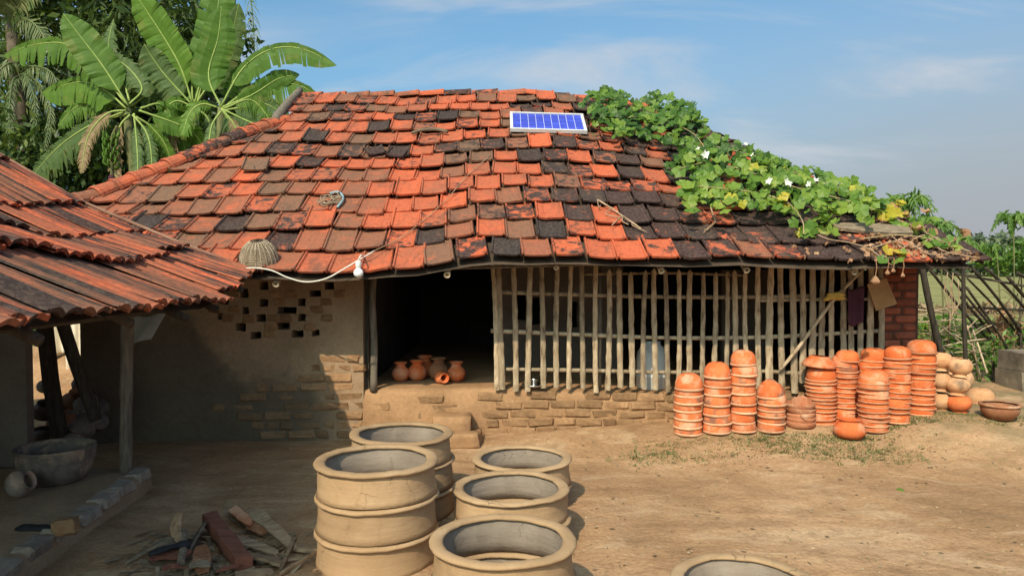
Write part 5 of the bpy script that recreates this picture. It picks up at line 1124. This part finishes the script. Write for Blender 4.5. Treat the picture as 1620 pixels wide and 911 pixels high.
sapling(1530, 430, 1520, 385, 8.6, 8, .30, 'small feathery sapling peeping over the roof corner')

# trellis of dark poles
TS = .62
tr = thing('pole_trellis', 'rough trellis of dark bamboo poles leaning beside the house', 'trellis', (4.8, 8.2, .1))
def pole(pts, r, nm, par, mat='bamboo_dark'):
    m3 = MB(); c = curve(pts, 4); m3.tube(c, [r * TS * ru(.85, 1.1) for _ in c], 6); return m3.build(nm, MT[mat], par, smooth=True)
pole([P(1458, 418, 7.6), P(1470, 480, 7.6), P(1497, 600, 7.6)], .055, 'post', tr); pole([P(1524, 415, 7.9), P(1525, 500, 7.9), P(1530, 625, 7.9)], .036, 'post', tr)
for a, b, d0, d1, r in (((1470, 425), (1562, 535), 7.8, 8.8, .028), ((1492, 424), (1590, 540), 7.9, 8.9, .024), ((1510, 430), (1560, 500), 8.0, 8.6, .018), ((1538, 424), (1612, 520), 8.0, 8.8, .03), ((1560, 424), (1625, 492), 8.1, 8.8, .03), ((1594, 438), (1650, 500), 8.2, 8.8, .034), ((1530, 440), (1610, 528), 8.1, 9.0, .022), ((1520, 470), (1580, 540), 8.2, 9.0, .026), ((1470, 426), (1496, 460), 8.2, 8.6, .016), ((1610, 432), (1660, 470), 8.2, 8.8, .03), ((1530, 455), (1600, 560), 8.0, 8.6, .02)):
    p0, p1 = P(*a, d0), P(*b, d1); pole([p0, p0.lerp(p1, .5) + V((0, 0, ru(-.03, .03))), p1], r, 'slope_pole', tr)
for a, b, d, r in (((1505, 432), (1640, 456), 8.2, .022), ((1530, 486), (1640, 492), 8.5, .022), ((1540, 514), (1640, 508), 8.8, .014)):
    pole([P(*a, d), P((a[0] + b[0]) / 2, (a[1] + b[1]) / 2 + ru(-2, 2), d + .05), P(*b, d + .1)], r, 'cross_pole', tr)
for k in range(6):
    px = random.choice((1462, 1505, 1500, 1518)); y0 = ru(428, 450); pole([P(px + ru(-6, 6), y0, 7.85), P(px + ru(-8, 8), y0 + 35, 7.85), P(px + ru(-12, 12), y0 + ru(50, 80), 7.85)], .008, 'dry_tendril', tr, 'twig')
# stick pile
sp_ = thing('stick_pile', 'heap of pale dry sticks and a broken crate frame beside the pier', 'stick pile', (4.9, 8.6, .1))
for a, b in (((1452, 490), (1560, 500)), ((1450, 510), (1530, 505)), ((1470, 500), (1540, 560)), ((1455, 535), (1550, 510)), ((1450, 528), (1520, 530)), ((1490, 548), (1560, 536)), ((1530, 515), (1552, 600)), ((1540, 530), (1548, 610)), ((1500, 545), (1502, 490)), ((1452, 500), (1515, 485)), ((1470, 520), (1500, 575)), ((1545, 575), (1500, 590)), ((1536, 512), (1562, 590)), ((1470, 545), (1560, 560))):
    d0, d1 = ru(8.2, 8.8), ru(8.2, 8.8); pole([P(*a, d0), P((a[0] + b[0]) / 2, (a[1] + b[1]) / 2 - ru(0, 3), (d0 + d1) / 2), P(*b, d1)], ru(.010, .02), 'stick', sp_, 'stick')
for k in range(34):
    px, py = ru(1445, 1545), ru(495, 570); an = ru(-.6, .6) if rnd() < .7 else ru(-1.5, 1.5); L = ru(20, 55); d0, d1 = ru(8.3, 9.1), ru(8.3, 9.1); pole([P(px, py, d0), P(px + L * .5 * math.cos(an), py + L * .5 * math.sin(an) - 2, (d0 + d1) / 2), P(px + L * math.cos(an), py + L * math.sin(an), d1)], ru(.005, .012), 'stick', sp_, 'stick')
# concrete block and dark heap at right edge
q = G(1580, 618); q.x += .25; m3 = MB()
t_ = thing('concrete_block', 'two course low concrete block wall at the frame edge behind the dark bowl', 'block wall', (q.x + .45, q.y + .25, q.z))
m4 = MB(); m4.box(V((q.x + .45, q.y + .25, q.z + .09)), (.9, .4, .20), Matrix.Rotation(.06, 3, 'Z'), 0, .008); m4.build('block', MT['concrete'], t_); m4 = MB(); m4.box(V((q.x + .45, q.y + .25, q.z + .30)), (.88, .39, .205), Matrix.Rotation(.08, 3, 'Z'), 0, .008); m4.build('block', MT['concrete'], t_)
q = P(1606, 555, 8.4); bush(1600, 560, 8.9, .7, .95, 500, .12, 'heap of dark dry brush behind the concrete block', 'leaf_dry', 5)

# ------------------------------------------------------------------ yard beyond the gap at left
t1 = cloth(128, 498, 8.6, 56, 100, 5, .05, MT['cloth_white'], 'hanging_cloth', 'cream cloth hanging in folds in the sunny gap behind the shed brace', 'cloth')
cloth(88, 500, 8.8, 36, 60, 2, .05, MT['cloth_white'], 'hanging_cloth', 'bunched cream cloth hanging between the two dark shed posts', 'cloth', 6)
m3 = MB(); m3.tube([P(40, 499, 8.7), P(110, 495, 8.7), P(175, 497, 8.7)], .015, 6); tag(m3.build('drying_pole', MT['bamboo']), 'bamboo drying pole carrying the cream cloths behind the shed', 'pole')
m3 = MB(); q = P(110, 640, 9.3); vs = [(q.x, q.y, .62)]
for ring_ in range(1, 6):
    for j in range(18):
        th = j / 18 * 6.283; r_ = ring_ * .32; vs.append((q.x + r_ * math.cos(th) * 1.5, q.y + r_ * math.sin(th), max(-.03, .62 * (1 - (ring_ / 5) ** 1.5) + .05 * fbm(r_ * 3 * math.cos(th), r_ * 3 * math.sin(th)))))
m3.add(vs, [(0, 1 + j, 1 + (j + 1) % 18) for j in range(18)] + [(1 + r_ * 18 + j, 1 + (r_ + 1) * 18 + j, 1 + (r_ + 1) * 18 + (j + 1) % 18, 1 + r_ * 18 + (j + 1) % 18) for r_ in range(4) for j in range(18)])
tag(m3.build('earth_mound', MT['ground'], smooth=True), 'sunlit mound of earth below the cream cloths behind the shed', 'mound')
for i, (px, py, d, s_, lab) in enumerate(((112, 640, 6.5, 1.25, 'reddish dark pot at the top of the pot heap under the shed'), (126, 690, 6.2, 1.75, 'large grey pot leaning against the shed brace'), (66, 650, 6.6, 1.0, 'grey pot behind the dark shed post'), (68, 700, 6.3, 1.2, 'blackened pot at the foot of the dark shed post'), (143, 615, 6.7, 1.0, 'small black pot in the gap right of the shed brace'), (150, 670, 6.45, 1.1, 'black pot low beside the shed brace'), (95, 668, 6.75, 1.0, 'dull brown pot in the middle of the heap'), (70, 612, 6.9, .9, 'small grey pot at the back of the heap'), (108, 672, 6.15, 1.15, 'reddish pot with a broken shoulder low in the heap'), (132, 640, 6.35, 1.0, 'grey pot resting on the large grey pot'), (110, 700, 6.0, 1.0, 'dusty pot at the front foot of the heap'), (118, 608, 6.8, 1.0, 'small dull pot topmost at the back of the heap'), (152, 640, 6.6, .9, 'small black pot pressed against the house wall'))):
    q = P(px, py, d); pot_obj(lathe_mesh('round_pot', round_prof(.098), MT['pot_brown' if i in (0, 6, 8) else 'pot_dark'], 22, .02), 'round_pot', lab, 'pot', Matrix.Translation((q.x, d, max(.0, q.z - .06))) @ Matrix.Rotation(ru(-.9, .9), 4, 'Y') @ Matrix.Rotation(ru(-.9, .3), 4, 'X') @ Matrix.Diagonal((s_, s_, s_, 1)), 'pots heaped under the shed')
q = P(85, 772, 4.95); m3 = MB(); n = 96; vs = []; pr = [(.15, 0), (.185, .015), (.222, .09), (.24, .17), (.245, .225), (.248, .24), (.238, .242), (.226, .22), (.205, .10), (.17, .03), (.0005, .025)]
for i_, (r_, z_) in enumerate(pr):
    for j_ in range(n): th = 2 * math.pi * j_ / n; rr = r_ * (1 - (.022 * abs(math.sin(12 * th)) if 1 <= i_ <= 4 else 0)) + .003 * fbm(math.cos(th) * 3, math.sin(th) * 3, z_ * 9); vs.append((rr * math.cos(th), rr * math.sin(th), z_))
m3.add(vs, [(i_ * n + j_, i_ * n + (j_ + 1) % n, (i_ + 1) * n + (j_ + 1) % n, (i_ + 1) * n + j_) for i_ in range(len(pr) - 1) for j_ in range(n)])
pot_obj([m3.mesh('planter_bowl', MT['pot_dark'], smooth=True)], 'planter_bowl', 'deep grey ribbed bowl standing on the shed platform', 'bowl', Matrix.Translation((q.x, 4.98, .128)))
q = P(8, 795, 4.55); pot_obj(lathe_mesh('round_pot', round_prof(.085), MT['pot_dark'], 22, .02), 'round_pot', 'small grey pot lying on the shed platform at the frame edge', 'pot', Matrix.Translation((q.x, 4.6, .20)) @ Matrix.Rotation(R(70), 4, 'Y'))
q = P(105, 838, 4.0); o = link('loose_brick', random.choice(BR['half']), None, Matrix.Translation((q.x, 4.0, .168)) @ Matrix.Rotation(.35, 4, 'Z')); tag(o, 'loose brick lying on the shed platform edge', 'brick')
m3 = MB(); m3.tube(curve([P(25, 838, 4.05) , P(50, 836, 4.05), P(80, 838, 4.05), P(98, 843, 4.05)], 4), [.015, .022, .03, .03, .028, .025, .028, .03, .028, .025, .03, .02, .01], 8); tag(m3.build('wooden_beater', MT['black'], smooth=True), 'black wooden beater lying beside the loose brick on the platform', 'tool')
cloth(238, 498, 5.75, 50, 42, 1, .02, MT['cloth_grey'], 'hanging_tarp', 'grey tarp corner hanging under the shed eave by the post', 'tarp', -22)

# ------------------------------------------------------------------ scrap wood pile
def scrap(name, label, cat, a, b, wd, th, mat, za=.03, zb=.03, bend=0.0, taper=.8, twist=0.0, jag=.01):
    p0, p1 = G(*a), G(*b); p0.z += za; p1.z += zb; d = (p1 - p0).normalized(); y = V((0, 0, 1)).cross(d).normalized(); y = (Matrix.Rotation(twist, 3, d) @ y); z = d.cross(y); m3 = MB(); n = 7; vs = []
    for i in range(n + 1):
        f = i / n; c = p0.lerp(p1, f) + z * bend * math.sin(f * math.pi); hw = wd / 2 * (1 - (1 - taper) * f) * (1 + ru(-.22, .22)) * (.6 if i in (0, n) and wd / th > 2 else 1); sh = d * ru(-jag, jag) * (i in (0, n))
        for u, v in ((-1, -1), (1, -1), (1, 1), (-1, 1)): vs.append(c + y * hw * u + z * th / 2 * v + sh * u + z * (bend * .3 * (1 if u else 0)))
    m3.add(vs, [(i * 4 + j, i * 4 + (j + 1) % 4, (i + 1) * 4 + (j + 1) % 4, (i + 1) * 4 + j) for i in range(n) for j in range(4)] + [(3, 2, 1, 0), (n * 4, n * 4 + 1, n * 4 + 2, n * 4 + 3)])
    return tag(m3.build(name, mat), label, cat)
scrap('timber', 'dark red square timber lying in the scrap wood', 'timber', (332, 842), (386, 905), .075, .07, MT['redwood'], .09, .045, 0, 1.0)
scrap('bark_strip', 'curled grey bark strip behind the red timber', 'bark strip', (356, 820), (440, 868), .09, .012, MT['palewood'], .10, .03, -.04, .5, .5)
scrap('bark_strip', 'long pale bark strip reaching towards the tall clay rings', 'bark strip', (400, 832), (468, 878), .085, .014, MT['palewood'], .09, .03, .02, .6, .4)
scrap('tile_shard', 'orange tile shard between the two bark strips', 'shard', (368, 826), (398, 848), .08, .012, MT['pot_dull'], .09, .07, 0, .5, .3)
scrap('tile_shard', 'small orange shard tucked below the long bark strip', 'shard', (392, 842), (420, 856), .07, .015, MT['pot_brown'], .06, .05, 0, .6, .5)
scrap('wood_splinter', 'flat split board low behind the red timber', 'wood splinter', (374, 860), (440, 884), .085, .012, MT['palewood'], .03, .03, 0, .4, .1)
scrap('bark_piece', 'pale bark slab standing upright in the scrap wood', 'bark piece', (280, 858), (286, 888), .11, .015, MT['palewood'], .16, .02, .01, .55, 1.1)
scrap('board', 'thin grey board leaning beside the upright bark slab', 'board', (334, 836), (296, 888), .05, .012, MT['plank'], .10, .05, 0, .7, .8)
scrap('stick', 'thin dark stick poking out of the scrap wood', 'stick', (200, 893), (282, 872), .015, .014, MT['plank'], .01, .08, .01, .7)
scrap('bark_piece', 'orange brown bark slab under the black rubber sole', 'bark piece', (240, 892), (300, 892), .09, .015, MT['redwood'], .04, .05, .01, .8, .2)
scrap('wood_chip', 'small pale chip of wood by the lower frame edge', 'wood chip', (372, 916), (432, 910), .09, .02, MT['palewood'], .02, .02, 0, .7, 0)
scrap('stick', 'short forked stick crossing the long bark strip', 'stick', (466, 868), (444, 908), .022, .02, MT['palewood'], .06, .02, 0, .8)
scrap('stick', 'long thin stick pointing at the foot of the tall rings', 'stick', (442, 914), (500, 884), .014, .014, MT['palewood'], .02, .04, 0, .7)
scrap('wood_splinter', 'pale splinter touching the foot of the tall rings', 'wood splinter', (462, 876), (504, 880), .035, .014, MT['palewood'], .03, .03, 0, .6)
scrap('wood_splinter', 'narrow white splinter behind the red timber', 'wood splinter', (318, 856), (392, 858), .010, .008, MT['palewood'], .03, .03, 0, .6)
for (a, b, lab) in (((290, 868), (286, 902), 'short grey branch stub in front of the upright bark slab'),):
    p0, p1 = G(*a), G(*b); m3 = MB(); c = curve([p0 + V((0, 0, .10)), p0.lerp(p1, .5) + V((.01, 0, .075)), p1 + V((0, 0, .045))], 3); m3.tube(c, [.022 * ru(.9, 1.15) for _ in c], 9); tag(m3.build('log', MT['plank'], smooth=False), lab, 'log')
p0, p1 = G(236, 902) + V((0, 0, .085)), G(300, 884) + V((0, 0, .10)); d = (p1 - p0).normalized(); y_ = V((0, 0, 1)).cross(d).normalized(); m3 = MB(); vs = []
for i in range(15):
    f = i / 14; c = p0.lerp(p1, f) + V((0, 0, .012 * math.sin(f * 3) - .02 * f)); hw = .032 * (.45 + .55 * math.sin(min(1, f * 3.2) * 1.57)) * (1 - .35 * math.exp(-((f - .6) / .15) ** 2)) * (1 if i < 14 else .6); hh = .012 + .014 * sm(f, .55, .9)
    for j in range(8): th = j / 8 * 6.283; vs.append(c + y_ * math.cos(th) * hw + V((0, 0, math.sin(th) * hh)))
m3.add(vs, [(i * 8 + j, i * 8 + (j + 1) % 8, (i + 1) * 8 + (j + 1) % 8, (i + 1) * 8 + j) for i in range(14) for j in range(8)] + [tuple(range(7, -1, -1)), tuple(112 + j for j in range(8))])
tag(m3.build('shoe', MT['black'], smooth=True), 'black rubber shoe dropped on the scrap wood', 'shoe')
scrap('tile_shard', 'flat dull shard lying by the lower frame edge beside the stub', 'shard', (318, 884), (322, 914), .09, .014, MT['pot_brown'], .07, .03, 0, .8, .25)
scrap('bark_piece', 'flat brown bark piece right of the red timber', 'bark piece', (398, 892), (446, 902), .10, .014, MT['palewood'], .04, .03, .01, .7, -.2)
scrap('bark_piece', 'broad grey bark piece left of the upright slab', 'bark piece', (250, 872), (284, 890), .10, .014, MT['plank'], .05, .05, .01, .6, .4)
for k, lab in enumerate(('small split chip by the shoe', 'curled chip of bark left of the log', 'thin grey chip under the red timber', 'pale chip in front of the bark strips', 'narrow brown chip beside the forked stick', 'flat chip at the near edge of the scrap heap')):
    a = (258, 912, 300, 908, 356, 886, 410, 896, 452, 892, 345, 914)[2 * k:2 * k + 2]; th = ru(-.5, .5); b = (a[0] + 34 * math.cos(th), a[1] + 14 * math.sin(th))
    scrap('wood_chip', lab, 'wood chip', a, b, ru(.03, .06), .01, MT[random.choice(('palewood', 'plank', 'redwood'))], ru(.02, .05), ru(.02, .05), ru(-.015, .015), ru(.4, .9), ru(-.5, .5), .02)
lit = MB()
for k in range(500):
    a = random.gauss(345, 60); b = ru(845, 930); p = G(a, b); th = ru(0, 6.28); L = ru(.015, .06); wv = ru(.004, .014); d = V((math.cos(th), math.sin(th), ru(-.1, .3))) * L; s = V((-math.sin(th), math.cos(th), 0)) * wv; z = V((0, 0, .012)); lit.add([p + z - d - s, p + z - d + s, p + z + d + s, p + z + d - s], [(0, 1, 2, 3)])
tag(lit.build('debris', MT['litter']), kind='stuff')

# ------------------------------------------------------------------ grass, litter and pebbles on the yard
gr = MB()
def tuft(p, n, h):
    for k in range(n):
        th = ru(0, 6.28); b = p + V((ru(-.03, .03), ru(-.03, .03), -.005)); d = V((math.cos(th) * ru(.3, 1.2), math.sin(th) * ru(.3, 1.2), ru(.3, 1.0))).normalized() * h * ru(.5, 1.2); s = V((-math.sin(th), math.cos(th), 0)) * .0035; gr.add([b - s, b + s, b + d * .6 + s * .6, b + d], [(0, 1, 2, 3)])
def patch(px, py, sx_, sy_, n, h=.03, per=7):
    for k in range(n):
        p = G(px + random.gauss(0, sx_), py + random.gauss(0, sy_)); p.z = ground(p.x, p.y) + .012 * fbm(p.x * 1.1, p.y * 1.1)
        if p.y < 7.6: tuft(p, per, h)
for a in ((1010, 722, 26, 6, 60), (1060, 712, 30, 10, 80), (1120, 712, 40, 9, 110), (1210, 702, 50, 8, 150), (1290, 706, 40, 9, 170), (1370, 716, 60, 8, 170), (1450, 690, 60, 9, 240), (1520, 680, 45, 9, 190), (1580, 690, 30, 10, 90), (1300, 690, 70, 5, 170), (1410, 724, 30, 5, 60)): patch(*a)
for k in range(240): patch(ru(900, 1620), ru(690, 911), 3, 2, 1, .014, 3)
tag(gr.build('grass', MT['grass']), kind='stuff')
lt = MB()
for k in range(520):
    px, py = ru(640, 1620), 690 + 220 * rnd() ** 1.5
    if rnd() < .45: px, py = random.gauss(1260, 170), random.gauss(712, 14)
    p = G(px, max(py, 665)); p.z = ground(p.x, p.y) + .022 * fbm(p.x * 1.1, p.y * 1.1) + .010 * fbm(p.x * 4.5, p.y * 4.5, 3) + .006; th = ru(0, 6.28); L = ru(.006, .022); wv = L * ru(.15, .7); d = V((math.cos(th), math.sin(th), ru(-.2, .2))) * L; s = V((-math.sin(th), math.cos(th), ru(-.2, .2))) * wv; lt.add([p - d, p + s, p + d, p - s], [(0, 1, 2, 3)])
tag(lt.build('leaf_litter', MT['litter']), kind='stuff')
pb_ = MB()
for k in range(260):
    p = G(ru(200, 1620), ru(690, 911)); r_ = ru(.004, .011) * (1.8 if rnd() < .05 else 1); p.z = ground(p.x, p.y) + .022 * fbm(p.x * 1.1, p.y * 1.1) + .002
    if p.y > 7.4 or p.x < -2.2: continue
    pb_.lathe([(.001, -r_ * .4), (r_, 0), (r_ * .75, r_ * .5), (.001, r_ * .7)], p, 6, wob=.2)
tag(pb_.build('pebbles', MT['pebble']), kind='stuff')
c = G(1425, 776) + V((0, 0, .012)); o = link('fallen_leaf', LM[0], None, leaf_frame(c, .03, V((0, -.2, 1)), .2)); tag(o, 'small green leaf lying alone on the bare yard', 'leaf')
